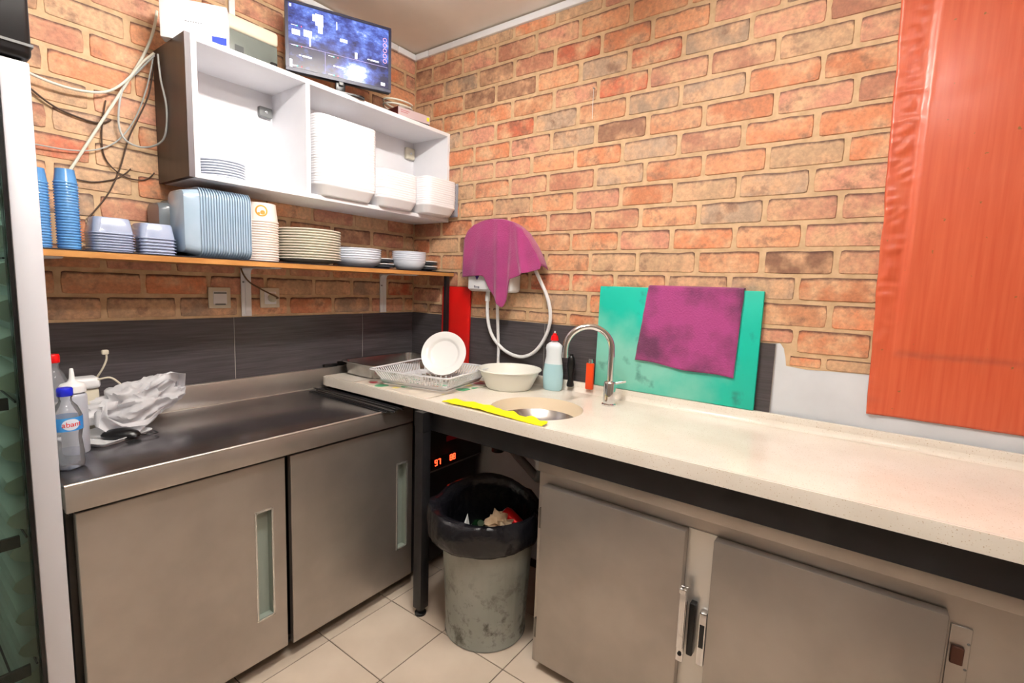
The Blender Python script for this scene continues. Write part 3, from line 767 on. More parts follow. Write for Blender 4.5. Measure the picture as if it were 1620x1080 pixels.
cl = put('coiled_cable', MB().tube([(-0.27+0.085*math.cos(q*0.35), -0.175+0.045*math.sin(q*0.35), ZT+0.058+0.0011*q) for q in range(40)], 0.0042, 8), CABLEW)
tag(cl, 'coiled white cable lying on the small carton', 'cable')
tag(put('power_adapter', MB().box(-0.42, -0.355, -0.2, -0.15, ZT, ZT+0.03, 0.006).tube([(-0.36, -0.17, ZT+0.015), (-0.34, -0.14, ZT+0.01), (-0.345, -0.1, ZT+0.006)], 0.003, 8, 2), BLACKP), 'black power adapter between the monitor and the carton', 'adapter')

# ================================================================== CABLES ON THE LEFT WALL
def cable(pts, r, m, label, cat='cable', name='cable'):
    return tag(put(name, MB().tube(pts, r, 8, 3), m), label, cat, 'loose cables on the left wall')
cable([(-1.235, -0.03, 2.275), (-1.25, -0.032, 2.2), (-1.29, -0.028, 2.09), (-1.4, -0.026, 1.87), (-1.503, -0.03, 1.668)], 0.0045, CABLEW, 'thick cream cable running straight down from the router to the cups')
cable([(-1.67, -0.05, 2.0), (-1.6, -0.045, 1.952), (-1.5, -0.04, 1.932), (-1.4, -0.04, 1.948), (-1.335, -0.04, 2.01), (-1.29, -0.04, 2.08), (-1.262, -0.07, 2.115)], 0.004, CABLEW, 'white cable sagging from the fridge to the router')
cable([(-1.262, -0.07, 2.108), (-1.3, -0.03, 2.05), (-1.345, -0.028, 1.98), (-1.362, -0.028, 1.87), (-1.345, -0.03, 1.81), (-1.29, -0.03, 1.8), (-1.252, -0.09, 1.83), (-1.25, -0.12, 1.93), (-1.256, -0.1, 2.02), (-1.257, -0.085, 2.11)], 0.0032, CABLEG, 'grey cable hanging in a long loop beside the cabinet')
cable([(-1.69, -0.03, 1.745), (-1.55, -0.022, 1.742), (-1.45, -0.022, 1.752), (-1.37, -0.022, 1.8), (-1.31, -0.024, 1.9), (-1.275, -0.04, 2.02), (-1.262, -0.06, 2.11)], 0.0022, CABLEG, 'thin grey wire rising from behind the blue cups')
cable([(-1.67, -0.03, 1.99), (-1.6, -0.018, 1.93), (-1.52, -0.014, 1.87), (-1.42, -0.014, 1.85), (-1.38, -0.016, 1.87)], 0.003, CABLEK, 'dark cable drooping along a brick joint beside the fridge')
cable([(-1.39, -0.014, 1.93), (-1.405, -0.012, 1.83), (-1.4, -0.012, 1.74), (-1.35, -0.012, 1.69), (-1.29, -0.012, 1.69), (-1.26, -0.012, 1.72)], 0.0022, CABLEK, 'dark wire loop curving below the cabinet side')
cable([(-1.252, -0.03, 2.1), (-1.27, -0.02, 1.98), (-1.33, -0.018, 1.83), (-1.36, -0.016, 1.72), (-1.4, -0.016, 1.62), (-1.46, -0.02, 1.53)], 0.0024, CABLEK, 'thin black cord running down behind the clear boxes')
cable([(-1.5, -0.012, 1.66), (-1.44, -0.012, 1.655), (-1.37, -0.012, 1.68), (-1.33, -0.012, 1.72)], 0.002, CABLEK, 'short dark wire above the tall blue cup stack')

# ================================================================== SHELF
SZ0, SZ1, SYF = 1.397, 1.419, -0.325
sh_ = thing('shelf', 'long chipboard shelf with an orange front edge and black top', 'shelf', (-0.9, -0.16, SZ0))
put('board', MB().box(-1.695, -0.006, SYF, -0.007, SZ0, SZ1-0.004), SHELFW, sh_)
put('top_laminate', MB().box(-1.695, -0.006, SYF-0.001, -0.007, SZ1-0.004, SZ1), SHELFT, sh_, label='black laminate top')
def bracket(x, lab):
    b = put('bracket', MB().prism([(-0.0075, 1.19), (-0.0135, 1.19), (-0.0135, 1.372), (-0.02, 1.386), (-0.034, 1.392), (-0.25, 1.392), (-0.27, 1.397), (-0.0075, 1.397)], x-0.02, x+0.02, 'x'), WHITEP, sh_)
    put('rib', MB().box(x-0.005, x+0.005, -0.017, -0.0135, 1.2, 1.37), WHITEP, b)
    put('screw', MB().lathe([(0, 0), (0.004, 0), (0.004, 0.002), (0, 0.002)], 10).xf(Matrix.Translation((x-0.012, -0.0135, 1.335)) @ Matrix.Rotation(PI/2, 4, 'X')), GREYP, b)
for x in (-1.595, -0.948, -0.226): bracket(x, '')
put('post', MB().box(-0.06, -0.036, SYF+0.002, SYF+0.02, 0.897, SZ0), BLACK, sh_, label='thin black end post')

# --- things on the shelf
def cup_mesh(r0, r1, h):
    return MB().lathe([(0, h-0.002), (r1-0.002, h-0.002), (r0-0.003, 0.004), (r0-0.003, 0), (r0, 0), (r0+0.0005, 0.0018), (r0, 0.0036), (r0-0.0018, 0.0044), (r1, h), (0, h)], 32).mesh('cup')
me = cup_mesh(0.029, 0.0225, 0.042)
list(stack('sauce_cup', me, BLUEC, 25, (-1.54, -0.17, SZ1), (0, 0, 0.0082), 'blue clear sauce cup, %s of the taller blue stack', 'cup', 'blue cups in the right stack'))
list(stack('sauce_cup', me, BLUEC, 24, (-1.607, -0.17, SZ1), (0, 0, 0.0082), 'blue clear sauce cup, %s of the stack against the fridge', 'cup', 'blue cups in the left stack'))

def tub_mesh(w_, d_, h_, r=0.02, lip=0.006):
    """rectangular clear container lying on its side: it opens along +x, nests along x"""
    m = MB().loft([(w_*0.84, d_*0.84, r, 0), (w_*0.86, d_*0.86, r, 0.002), (w_-lip*2, d_-lip*2, r, h_-0.002), (w_, d_, r+lip, h_-0.002), (w_, d_, r+lip, h_), (w_-lip*2-0.002, d_-lip*2-0.002, r, h_), (w_*0.84, d_*0.84, r, 0.003)], 4)
    m.xf(Matrix.Translation((0, 0, w_/2)) @ Matrix.Rotation(PI/2, 4, 'Y'))
    return m.mesh('tub')
LR = ['leftmost'] + ['%s from the left' % s for s in ('second', 'third', 'fourth', 'fifth', 'sixth', 'seventh', 'eighth', 'ninth', 'tenth', 'eleventh', 'twelfth', 'thirteenth', 'fourteenth', 'fifteenth', 'sixteenth', 'seventeenth', 'eighteenth', 'nineteenth', 'twentieth', 'twenty-first', 'twenty-second')]
def upturned(w_, d_, h_):
    return MB().loft([(w_-0.012, d_-0.012, 0.016, 0.0), (w_, d_, 0.02, 0.0), (w_, d_, 0.02, 0.0022), (w_-0.008, d_-0.008, 0.018, 0.0034), (w_*0.84, d_*0.84, 0.02, h_-0.004), (w_*0.8, d_*0.8, 0.02, h_)], 5, cap0=False).mesh('tub', 30)
me = upturned(0.112, 0.125, 0.05)
list(stack('clear_tub', me, CLEARD, 8, (-1.443, -0.17, SZ1), (0, 0, 0.0082), 'upturned clear tub beside the blue cups, %s of its low stack', 'food tub', 'clear tubs in the first stack'))
me = upturned(0.108, 0.125, 0.05)
list(stack('clear_tub', me, CLEARD, 6, (-1.325, -0.17, SZ1), (0, 0, 0.0105), 'upturned clear tub next to the big clear boxes, %s of its stack', 'food tub', 'clear tubs in the second stack'))
me = tub_mesh(0.243, 0.16, 0.05, 0.028, 0.008)
list(stack('clear_box', me, CLEARC, 20, (-1.258, -0.185, SZ1), (0.0088, 0, 0), 'large clear food box on edge, %s in the big nested row', 'food box', 'large clear boxes', words=LR))
me = tub_mesh(0.2, 0.13, 0.04, 0.024, 0.007)
list(stack('clear_box', me, CLEARG, 3, (-1.29, -0.075, SZ1), (0.009, 0, 0), 'grey clear box standing behind the large clear boxes, %s', 'food box', 'grey boxes behind', words=LR))

# paper tubs with an orange emblem
def tub_round(r0, r1, h):
    return MB().lathe([(0, 0.002), (r0-0.003, 0.002), (r0-0.003, 0), (r0, 0), (r1-0.001, h-0.004), (r1+0.002, h-0.003), (r1+0.002, h), (r1-0.001, h), (r0-0.002, 0.004), (0, 0.004)], 36).mesh('paper_tub')
me = tub_round(0.0655, 0.059, 0.072).copy()
me = MB().lathe([(0, 0.07), (0.056, 0.07), (0.056, 0.072), (0.0585, 0.072), (0.0655, 0.005), (0.0685, 0.004), (0.0685, 0), (0.0655, 0), (0.0565, 0.066), (0, 0.066)], 36).mesh('paper_tub')
pts_ = list(stack('paper_tub', me, PAPERC, 17, (-0.966, -0.175, SZ1), (0, 0, 0.0095), 'pale upturned paper tub, %s of the stack by the plates', 'tub', 'paper tubs on the shelf'))
top = pts_[-1]
def wrapdot(cx, cz, r_in, r_out, n=28, tilt=0.0, dep=0.0005):
    """flat print bent round the tub side; angles measured from the camera-facing side"""
    a0 = math.atan2(-2.149+0.175, -1.95+0.966)+0.12
    vs = []; fs = []
    for q in range(n):
        t = 2*PI*q/n
        for rr_ in (r_in, r_out):
            s_, z_ = cx+rr_*math.cos(t), cz+rr_*math.sin(t)
            rad = 0.0585+0.0068*(0.072-z_)/0.067+dep
            vs.append((rad*math.cos(a0+s_/rad), rad*math.sin(a0+s_/rad), z_))
    for q in range(n):
        a, b = 2*q, 2*((q+1) % n); fs.append((a, a+1, b+1, b))
    return MB().add(vs, fs)
put('emblem', wrapdot(0, 0.04, 0.0165, 0.022), mat('orange_print', (226, 148, 44), 0.5), top, world=False)
put('emblem', wrapdot(0.004, 0.034, 0.0005, 0.0085), mat('orange_print', (226, 148, 44), 0.5), top, world=False)
put('emblem', wrapdot(-0.009, 0.03, 0.0005, 0.0045), mat('orange_print', (226, 148, 44), 0.5), top, world=False)

me = MB().lathe(plate_prof(0.131, 0.024), 56).mesh('dinner_plate')
list(stack('dinner_plate', me, CREAMCH, 12, (-0.764, -0.185, SZ1), (0, 0, 0.0108), 'large cream dinner plate, %s of the tall shelf stack', 'plate', 'dinner plates on the shelf', jitter=0.001))
def bowl_prof(R, h, foot=0.5, t=0.004):
    P = [(0, 0.003), (R*foot*0.9, 0.003), (R*foot*0.92, 0), (R*foot, 0)]
    for k in range(1, 9):
        q = k/8; P.append((R*(foot+(1-foot)*math.sin(q*PI/2)**0.9), h*(1-math.cos(q*PI/2))**0.9))
    P += [(R+0.0016, h-0.003), (R+0.0022, h-0.0005), (R+0.0012, h+0.0012), (R-t*0.4, h+0.001)]
    for k in range(8, 0, -1):
        q = k/8; P.append((max(0.001, R*(foot+(1-foot)*math.sin(q*PI/2)**0.9)-t), h*(1-math.cos(q*PI/2))**0.9+t*(1-q)+0.001))
    P.append((0, 0.006)); return P
me = MB().lathe(bowl_prof(0.108, 0.042), 48).mesh('shallow_bowl')
list(stack('shallow_bowl', me, CHINAG, 5, (-0.522, -0.19, SZ1), (0, 0, 0.0105), 'shallow white bowl, %s of five beside the dinner plates', 'bowl', 'shallow bowls on the shelf'))
me = MB().lathe(bowl_prof(0.084, 0.052, 0.55), 44).mesh('deep_bowl')
list(stack('deep_bowl', me, CHINAG, 5, (-0.24, -0.232, SZ1), (0, 0, 0.0095), 'deep white bowl, %s of five near the shelf end', 'bowl', 'deep bowls on the shelf'))
me = MB().lathe(plate_prof(0.078, 0.015), 40).mesh('saucer'); me2 = MB().lathe(plate_prof(0.078, 0.02, 0.6, 0.011), 40).mesh('saucer')
for i in range(4):
    for x, y, wd in ((-0.115, -0.2, 'behind the deep bowls at the post'), (-0.352, -0.135, 'between the two bowl stacks')):
        tag(put('saucer', me if i % 2 else me2, CHINA if i % 2 else DARKCH, loc=(x, y, SZ1+0.0125*i)), ('%s saucer, %s of four %s' % ('white' if i % 2 else 'dark grey', ORD[3-i], wd)), 'saucer', 'saucers on the shelf')

# sockets below the shelf
def socket(x0, x1, z0, z1, lab, plug):
    cx, cz = (x0+x1)/2, (z0+z1)/2
    t = thing('wall_socket', lab, 'socket', (cx, -0.0065, cz))
    put('frame', MB().box(x0, x1, -0.016, -0.0065, z0, z1, 0.003), CREAMP, t)
    put('insert', MB().box(x0+0.016, x1-0.016, -0.019, -0.0158, z0+0.016, z1-0.016, 0.002), WHITEP, t)
    if plug:
        put('plug', MB().lathe([(0, 0), (0.019, 0), (0.019, 0.012), (0.012, 0.03), (0.007, 0.04), (0, 0.04)], 20).xf(Matrix.Translation((cx+0.006, -0.019, cz)) @ Matrix.Rotation(PI/2, 4, 'X')), CREAMP, t)
    else:
        put('hinge_lid', MB().box(x0+0.018, x1-0.018, -0.0215, -0.019, z1-0.026, z1-0.02, 0.001, 1), GREYP, t)
        put('slot', MB().box(cx-0.02, cx+0.02, -0.0205, -0.019, z0+0.013, z0+0.019, 0.001, 1), GREYP, t)
socket(-1.096, -1.012, 1.226, 1.311, 'cream socket with a closed flap left of the bracket', False)
socket(-0.89, -0.805, 1.225, 1.312, 'cream socket with a plug, right of the shelf bracket', True)
tag(put('power_cable', MB().tube([(-0.842, -0.058, 1.268), (-0.845, -0.075, 1.272), (-0.875, -0.06, 1.29), (-0.94, -0.04, 1.33), (-0.965, -0.03, 1.365), (-0.97, -0.02, 1.392)], 0.0032, 8, 3), mat('brown_cable', (110, 84, 62), 0.5)), 'brown cable from the plugged socket up behind the bracket', 'cable')

# ================================================================== GLASS-DOOR FRIDGE (left edge of the picture)
FX0, FX1, FYB, FYF = -2.36, -1.702, -0.03, -0.70
fr = thing('display_fridge', 'tall glass-door display fridge with a silver frame and black top', 'fridge', ((FX0+FX1)/2, -0.37, 0))
put('body', MB().box(FX0, FX0+0.035, FYF, FYB, 0.1, 1.79).box(FX1-0.035, FX1-0.004, FYF, FYB, 0.1, 1.79).box(FX0+0.035, FX1-0.035, FYB-0.035, FYB, 0.1, 1.79).box(FX0+0.035, FX1-0.035, FYF, FYB-0.035, 0.1, 0.16).box(FX0+0.035, FX1-0.035, FYF, FYB-0.035, 1.73, 1.79), FRIDGEIN, fr)
put('plinth', MB().box(FX0+0.01, FX1-0.01, FYF+0.03, FYB, 0.0, 0.1), BLACK, fr)
put('header', MB().box(FX0, FX1+0.004, FYF-0.06, FYB, 1.772, 2.04, 0.012, 3), BLACKP, fr, label='glossy black header')
put('header_trim', MB().box(FX0, FX1+0.0055, FYF-0.0625, FYF+0.1, 1.795, 1.8), GREYP, fr)
D0, D1 = FYF-0.05, FYF-0.006
door = put('door', MB().box(FX1-0.045, FX1, D0, D1, 0.12, 1.768, 0.004).box(FX0, FX0+0.045, D0, D1, 0.12, 1.768, 0.004).box(FX0+0.045, FX1-0.045, D0, D1, 1.722, 1.768, 0.004).box(FX0+0.045, FX1-0.045, D0, D1, 0.12, 0.17, 0.004), ALU, fr, label='silver door frame')
put('gasket', MB().box(FX1-0.052, FX1-0.0452, D0+0.003, D1, 0.17, 1.722).box(FX0+0.0452, FX0+0.052, D0+0.003, D1, 0.17, 1.722).box(FX0+0.052, FX1-0.052, D0+0.003, D1, 1.715, 1.722).box(FX0+0.052, FX1-0.052, D0+0.003, D1, 0.17, 0.177), BLACKP, door)
put('glass_pane', MB().box(FX0+0.052, FX1-0.052, D0+0.014, D0+0.02, 0.177, 1.715), GLASS, door)
def rib(z):
    q = [(FX1-0.035, z), (FX1-0.05, z+0.004), (FX1-0.072, z+0.016), (FX1-0.08, z+0.03), (FX1-0.074, z+0.042), (FX1-0.052, z+0.052), (FX1-0.035, z+0.056)]
    return MB().prism(q, FYF+0.015, FYB-0.05, 'y')
put('added_light_strip', MB().box(FX0+0.1, FX1-0.1, FYF+0.02, FYF+0.04, 1.71, 1.729), mat('fridge_fill_light', (255, 255, 255), 0.5, emit=(225, 240, 240), estr=45.0), fr)  # glowing strip added only to brighten the dim fridge interior
for k in range(19): put('wall_rib', rib(0.24+k*0.077), RIBIN, fr)
for z in (0.45, 0.76, 1.07, 1.38):
    m_ = MB()
    for k in range(14): m_.tube([(FX0+0.05+k*0.043, FYF+0.03, z), (FX0+0.05+k*0.043, FYB-0.06, z)], 0.0022, 6)
    for y in (FYF+0.03, -0.36, FYB-0.06): m_.tube([(FX0+0.036, y, z-0.003), (FX1-0.06, y, z-0.003)], 0.0035, 6)
    s_ = put('wire_shelf', m_, BLACK, fr)
    put('price_rail', MB().box(FX0+0.036, FX1-0.062, FYF+0.012, FYF+0.02, z-0.012, z+0.014), BLACK, s_)

# ================================================================== STEEL WORKTOP AND SLIDING-DOOR CABINET
WX0, WX1, WYF, WZ = -1.672, -0.545, -0.607, 0.835
wt = thing('steel_worktop', 'dark shiny steel worktop with a rear upstand', 'worktop', ((WX0+WX1)/2, -0.3, 0.763))
put('top_sheet', MB().box(WX0, WX1, WYF, -0.03, WZ-0.012, WZ, 0.0025), STEELTOP, wt)
put('front_lip', MB().box(WX0, WX1, WYF-0.004, WYF+0.012, 0.763, WZ-0.004, 0.003), STEEL, wt)
put('front_roll', MB().tube([(WX0, WYF+0.001, WZ-0.0035), (WX1, WYF+0.001, WZ-0.0035)], 0.0055, 10), STEEL, wt)
put('upstand', MB().box(WX0, -0.37, -0.032, -0.0105, 0.823, 0.927, 0.004).box(-1.672, -0.545, -0.045, -0.03, 0.823, 0.838, 0.004), STEEL, wt)
put('end_skirt', MB().box(WX0, WX0+0.004, WYF+0.012, -0.04, 0.77, WZ-0.012), STEEL, wt)

sc = thing('steel_cabinet', 'steel base cabinet with two sliding doors under the worktop', 'cabinet', (-1.1, -0.3, 0.0))
put('carcass', MB().box(-1.665, -1.645, -0.56, -0.05, 0.05, 0.763).box(-0.545, -0.52, -0.56, -0.05, 0.05, 0.763).box(-1.645, -0.545, -0.56, -0.05, 0.05, 0.07).box(-1.645, -0.545, -0.07, -0.05, 0.07, 0.763), mat('dark_steel', (60, 56, 52), 0.45, 0.8), sc)
put('door_track', MB().box(-1.66, -0.525, -0.575, -0.535, 0.744, 0.763).box(-1.66, -0.525, -0.56, -0.535, 0.04, 0.06), BLACK, sc)
for x in (-1.62, -1.08, -0.57):
    for y in (-0.5, -0.1): put('foot', MB().lathe([(0, 0), (0.02, 0), (0.02, 0.01), (0.014, 0.015), (0.014, 0.05), (0, 0.05)], 16, (x, y, 0)), BLACK, sc)
def slide_door(x0, x1, h0, h1, y):
    z0, z1, k0, k1, t = 0.056, 0.752, 0.205, 0.587, 0.022
    def ring(a, b, c, e, yy): return [(a, yy, c), (b, yy, c), (b, yy, e), (a, yy, e)]
    v = ring(x0, x1, z0, z1, y+0.002)+ring(x0+0.002, x1-0.002, z0+0.002, z1-0.002, y)+ring(h0, h1, k0, k1, y)+ring(h0, h1, k0, k1, y+t)+ring(x0, x1, z0, z1, y+t)
    f = []
    for q in range(4):
        for p in range(4): f.append((q*4+p, q*4+(p+1) % 4, q*4+4+(p+1) % 4, q*4+4+p))
    for p in range(4): f.append((16+p, 16+(p+1) % 4, (p+1) % 4, p))
    d = put('sliding_door', MB().add(v, f), STEEL, sc)
    hd = put('handle_recess', MB().box(h0-0.003, h0+0.003, y-0.002, y+0.003, k0-0.003, k1+0.003).box(h1-0.003, h1+0.003, y-0.002, y+0.003, k0-0.003, k1+0.003).box(h0, h1, y-0.002, y+0.003, k1-0.003, k1+0.003).box(h0, h1, y-0.002, y+0.003, k0-0.003, k0+0.003), mat('bright_steel_rim', (216, 214, 208), 0.25, 0.7), d)
    put('recess_cup', MB().box(h0, h0+0.002, y+0.002, y+0.03, k0, k1).box(h1-0.002, h1, y+0.002, y+0.03, k0, k1).box(h0, h1, y+0.028, y+0.03, k0, k1).box(h0, h1, y+0.002, y+0.03, k0, k0+0.002), mat('pale_green_grey', (150, 160, 150), 0.4), hd)
slide_door(-1.652, -1.107, -1.21, -1.155, -0.592)
slide_door(-1.09, -0.535, -0.62, -0.566, -0.598)

# ------------------------------------------------------------------ things on the worktop
tr_ = thing('serving_tray', 'white rectangular tray under the plastic bag on the worktop', 'tray', (-1.497, -0.238, WZ), (0, 0, R_(26)))
put('tray_body', MB().loft([(0.15, 0.15, 0.012, 0.0), (0.15, 0.15, 0.012, 0.002), (0.176, 0.176, 0.016, 0.012), (0.176, 0.176, 0.016, 0.014), (0.168, 0.168, 0.014, 0.013), (0.144, 0.144, 0.01, 0.005)], 4), WHITEP, tr_, world=False)
ms = thing('computer_mouse', 'black computer mouse lying on the white tray', 'mouse', (-1.472, -0.286, WZ+0.0055), (0, 0, R_(-40)))
put('shell', MB().lathe([(0.0, 0.0), (0.022, 0.0), (0.026, 0.004), (0.027, 0.01), (0.024, 0.018), (0.016, 0.026), (0.007, 0.029), (0, 0.0295)], 28, sx=2.0, sy=1.05), BLACKP, ms, world=False)
put('cord', MB().tube([(0.05, 0, 0.008), (0.075, 0.006, 0.006), (0.09, 0.03, 0.004), (0.07, 0.05, 0.004)], 0.002, 6, 3), BLACKP, ms, world=False)

def bottle_empty(x, y, label, cap_m, R=0.032, H=0.205, water=0.0, z=WZ):
    t = thing('water_bottle' if water else 'plastic_bottle', label, 'bottle', (x, y, z))
    body = [(0, 0.004), (R*0.7, 0.0), (R*0.95, 0.006), (R, 0.018), (R*0.96, 0.03), (R, 0.042), (R*0.95, 0.06), (R*0.87, 0.085), (R*0.95, 0.105), (R, 0.112), (R, 0.148), (R*0.95, 0.156), (R*0.72, 0.176), (R*0.42, 0.19), (R*0.4, 0.2), (R*0.46, 0.202), (R*0.46, 0.205), (R*0.4, 0.206), (R*0.4, 0.212)]
    k = H/0.225
    put('bottle_body', MB().lathe([(a, b*k) for a, b in body], 28, caps=False), PET, t, world=False, sharp=60)
    put('cap', MB().lathe([(0, 0.212*k), (R*0.5, 0.206*k), (R*0.52, 0.207*k), (R*0.52, 0.224*k), (R*0.46, 0.228*k), (0, 0.229*k)], 24), cap_m, t, world=False)
    if water:
        put('water', MB().lathe([(0, 0.006), (R*0.68, 0.003), (R*0.92, 0.009), (R*0.96, 0.02), (R*0.92, 0.03), (R*0.96, 0.042*k), (R*0.93, water), (0, water)], 28), WATER, t, world=False)
    return t, k
wb, k = bottle_empty(-1.632, -0.47, 'small clear water bottle with a blue cap by the fridge', BLUECAP, 0.0325, 0.215, 0.05)
lb = put('paper_label', MB().lathe([(0.0329, 0.112*k), (0.0329, 0.149*k)], 40, caps=False), mat('blue_label', (70, 160, 226), 0.4, col2=(40, 120, 206), scale=20), wb, world=False)
me = text_mesh('abant', 0.019)
def bend(me, R, a0, zc):
    for v in me.vertices:
        a = a0+v.co.x/R; rr_ = R+v.co.z; z = zc+v.co.y
        v.co = (rr_*math.cos(a), rr_*math.sin(a), z)
    return me
ac = math.atan2(-2.149+0.47, -1.95+1.632)
put('label_badge', MB().grid(lambda u, v: (0.0332*math.cos(ac+0.25+(u-0.5)*1.15), 0.0332*math.sin(ac+0.25+(u-0.5)*1.15), 0.1305*k+0.0155*k*(2*v-1)*math.sqrt(max(0.02, 1-(2*u-1)**2))), 12, 4), mat('white_label_badge', (222, 232, 246), 0.4), lb, world=False)
put('lettering', bend(me, 0.0336, ac+0.3, 0.1305*k), mat('red_lettering', (216, 52, 62), 0.5), lb, world=False)
bottle_empty(-1.592, -0.14, 'clear bottle with a red screw cap behind the squeeze bottle', REDCAP, 0.033, 0.262)

sq = thing('squeeze_bottle', 'milky squeeze bottle with a pointed nozzle on the worktop', 'bottle', (-1.589, -0.335, WZ))
put('bottle_body', MB().lathe([(0, 0), (0.028, 0), (0.031, 0.004), (0.031, 0.165), (0.029, 0.172), (0.025, 0.176), (0.025, 0.184), (0, 0.184)], 30), SQZ, sq, world=False)
put('nozzle_cap', MB().lathe([(0.024, 0.178), (0.03, 0.179), (0.03, 0.197), (0.026, 0.203), (0.012, 0.208), (0.007, 0.215), (0.0045, 0.245), (0.003, 0.247), (0, 0.247)], 24), SQZCAP, sq, world=False)

ph = thing('charger', 'cream charger block with its cable standing up on the worktop', 'charger', (-1.505, -0.09, WZ))
put('block', MB().box(-0.028, 0.026, -0.03, 0.025, 0.0, 0.14, 0.006), CREAMP, ph, world=False)
put('cover', MB().box(-0.042, 0.03, -0.04, 0.03, 0.14, 0.178, 0.012, 3), WHITEP, ph, world=False)
cb = put('cord', MB().tube([(0.02, -0.02, 0.17), (0.032, -0.04, 0.2), (0.045, -0.045, 0.235), (0.045, -0.045, 0.26)], 0.003, 8, 3), CREAMP, ph, world=False)
put('connector', MB().box(0.033, 0.052, -0.052, -0.038, 0.252, 0.268, 0.004), CREAMP, cb, world=False)
put('cord', MB().tube([(0.01, -0.03, 0.165), (0.05, -0.05, 0.175), (0.075, -0.06, 0.15)], 0.003, 8, 3), CREAMP, ph, world=False)

# crumpled carrier bag: folded sheet mesh
bm = bmesh.new(); bmesh.ops.create_icosphere(bm, subdivisions=5, radius=1)
for v in bm.verts:
    d = v.co.normalized()
    n1 = noise.noise(d*1.5+Vector((3, 1, 7))); n2 = abs(noise.noise(d*2.3+Vector((9, 4, 2)))); n3 = abs(noise.noise(d*5+Vector((2, 8, 1))))
    r = 1.08+0.3*n1-0.55*n2-0.16*n3
    p = Vector((d.x*0.14*r, d.y*0.085*r, d.z*0.075*r))
    p.z += 0.08+0.32*max(0, p.x)-0.1*max(0, -p.x)
    p.z = max(p.z, 0.018+0.01*n1)
    v.co = p
bagm = bpy.data.meshes.new('bag_sheet'); bm.to_mesh(bagm); bm.free()
bagm.polygons.foreach_set('use_smooth', [True]*len(bagm.polygons)); bagm.set_sharp_from_angle(angle=R_(50))
bg = thing('plastic_bag', 'crumpled white plastic carrier bag lying on the steel worktop', 'bag', (-1.392, -0.175, WZ+0.002), (0, 0, R_(8)))
put('bag_body', bagm, BAG, bg, world=False)
def strap(pts, w0):
    P = [Vector(p) for p in pts]
    def f(u, v):
        t = v*(len(P)-1); i = min(int(t), len(P)-2); p = P[i].lerp(P[i+1], t-i)
        return (p.x+(u-0.5)*w0*0.5, p.y-(u-0.5)*w0*0.4+0.008*math.sin(u*7+v*9), p.z+(u-0.5)*w0*0.75+0.006*math.sin(u*9+v*5))
    return MB().grid(f, 8, 22)
put('bag_handle', strap([(-0.09, -0.05, 0.09), (-0.125, -0.06, 0.1), (-0.135, -0.07, 0.06), (-0.1, -0.09, 0.03), (-0.03, -0.1, 0.025), (0.03, -0.07, 0.05)], 0.05), BAG, bg, world=False, solid=0.0006)
put('bag_handle', strap([(0.0, -0.06, 0.14), (0.06, -0.075, 0.175), (0.115, -0.04, 0.16), (0.13, -0.02, 0.11), (0.09, -0.04, 0.075)], 0.045), BAG, bg, world=False, solid=0.0006)

# bundle of flat black strips sticking out under the stone top
for k in range(11):
    x = -0.708+0.0085*k+random.uniform(-0.002, 0.002); ln = random.uniform(0.5, 0.575); z = WZ+0.0005+0.0035*(k % 3)
    o = put('black_strip', MB().box(-0.0055, 0.0055, -ln/2, ln/2, 0.0, 0.003, 0.0006, 1), BLACK, loc=(x, -0.645+ln/2+random.uniform(-0.012, 0.015), z), rot=(0, 0, R_(random.uniform(-1.2, 1.2))))
    tag(o, 'thin black flat strip under the stone top, %s in the bundle' % LR[k], 'strip', 'black strips under the stone top')

# ================================================================== STONE COUNTER
KX, KZ, KT = -0.635, 0.895, 0.038
SKX, SKY, SKR = -0.405, -1.15, 0.178
bm = bmesh.new()
ox = [(KX, -3.2), (-0.011, -3.2), (-0.011, -0.055), (KX+0.03, -0.055), (KX+0.004, -0.075), (KX, -0.1)]
ov = [bm.verts.new((x, y, KZ)) for x, y in ox]; hv = [bm.verts.new((SKX+SKR*math.cos(2*PI*k/64), SKY+SKR*math.sin(2*PI*k/64), KZ)) for k in range(64)]
for L_ in (ov, hv):
    for a, b in zip(L_, L_[1:]+L_[:1]): bm.edges.new((a, b))
bmesh.ops.triangle_fill(bm, edges=bm.edges[:], use_beauty=True)
ex = bmesh.ops.extrude_face_region(bm, geom=bm.faces[:])
for v in [g for g in ex['geom'] if isinstance(g, bmesh.types.BMVert)]: v.co.z -= KT
bmesh.ops.recalc_face_normals(bm, faces=bm.faces[:])
mb = MB().add([v.co[:] for v in bm.verts], [[v.index for v in f.verts] for f in bm.faces] if not bm.verts.index_update() else []); bm.free()
ctr = thing('stone_counter', 'long cream speckled stone counter along the brick wall', 'counter', (-0.32, -1.6, KZ-KT))
put('slab', mb, STONE, ctr, sharp=30)
put('front_bead', MB().grid(lambda u, v: (KX-0.004+0.034*u, -0.1-3.1*v, KZ-KT+0.001+(KT+0.005)*min(1, (u/0.14))**0.5 if u < 0.14 else KZ+0.0062*math.cos((u-0.14)/0.86*PI/2)), 14, 30), STONE, ctr, sharp=60)
put('rear_upstand', MB().box(-0.03, -0.0105, -3.2, -0.055, KZ-0.002, KZ+0.043, 0.004), STONE, ctr)
put('cove', MB().grid(lambda u, v: (-0.03-0.018*u, -0.06-3.14*v, KZ+0.02*(1-math.sqrt(max(0, 1-(1-u)**2)))+0.0004), 6, 8), STONE, ctr)

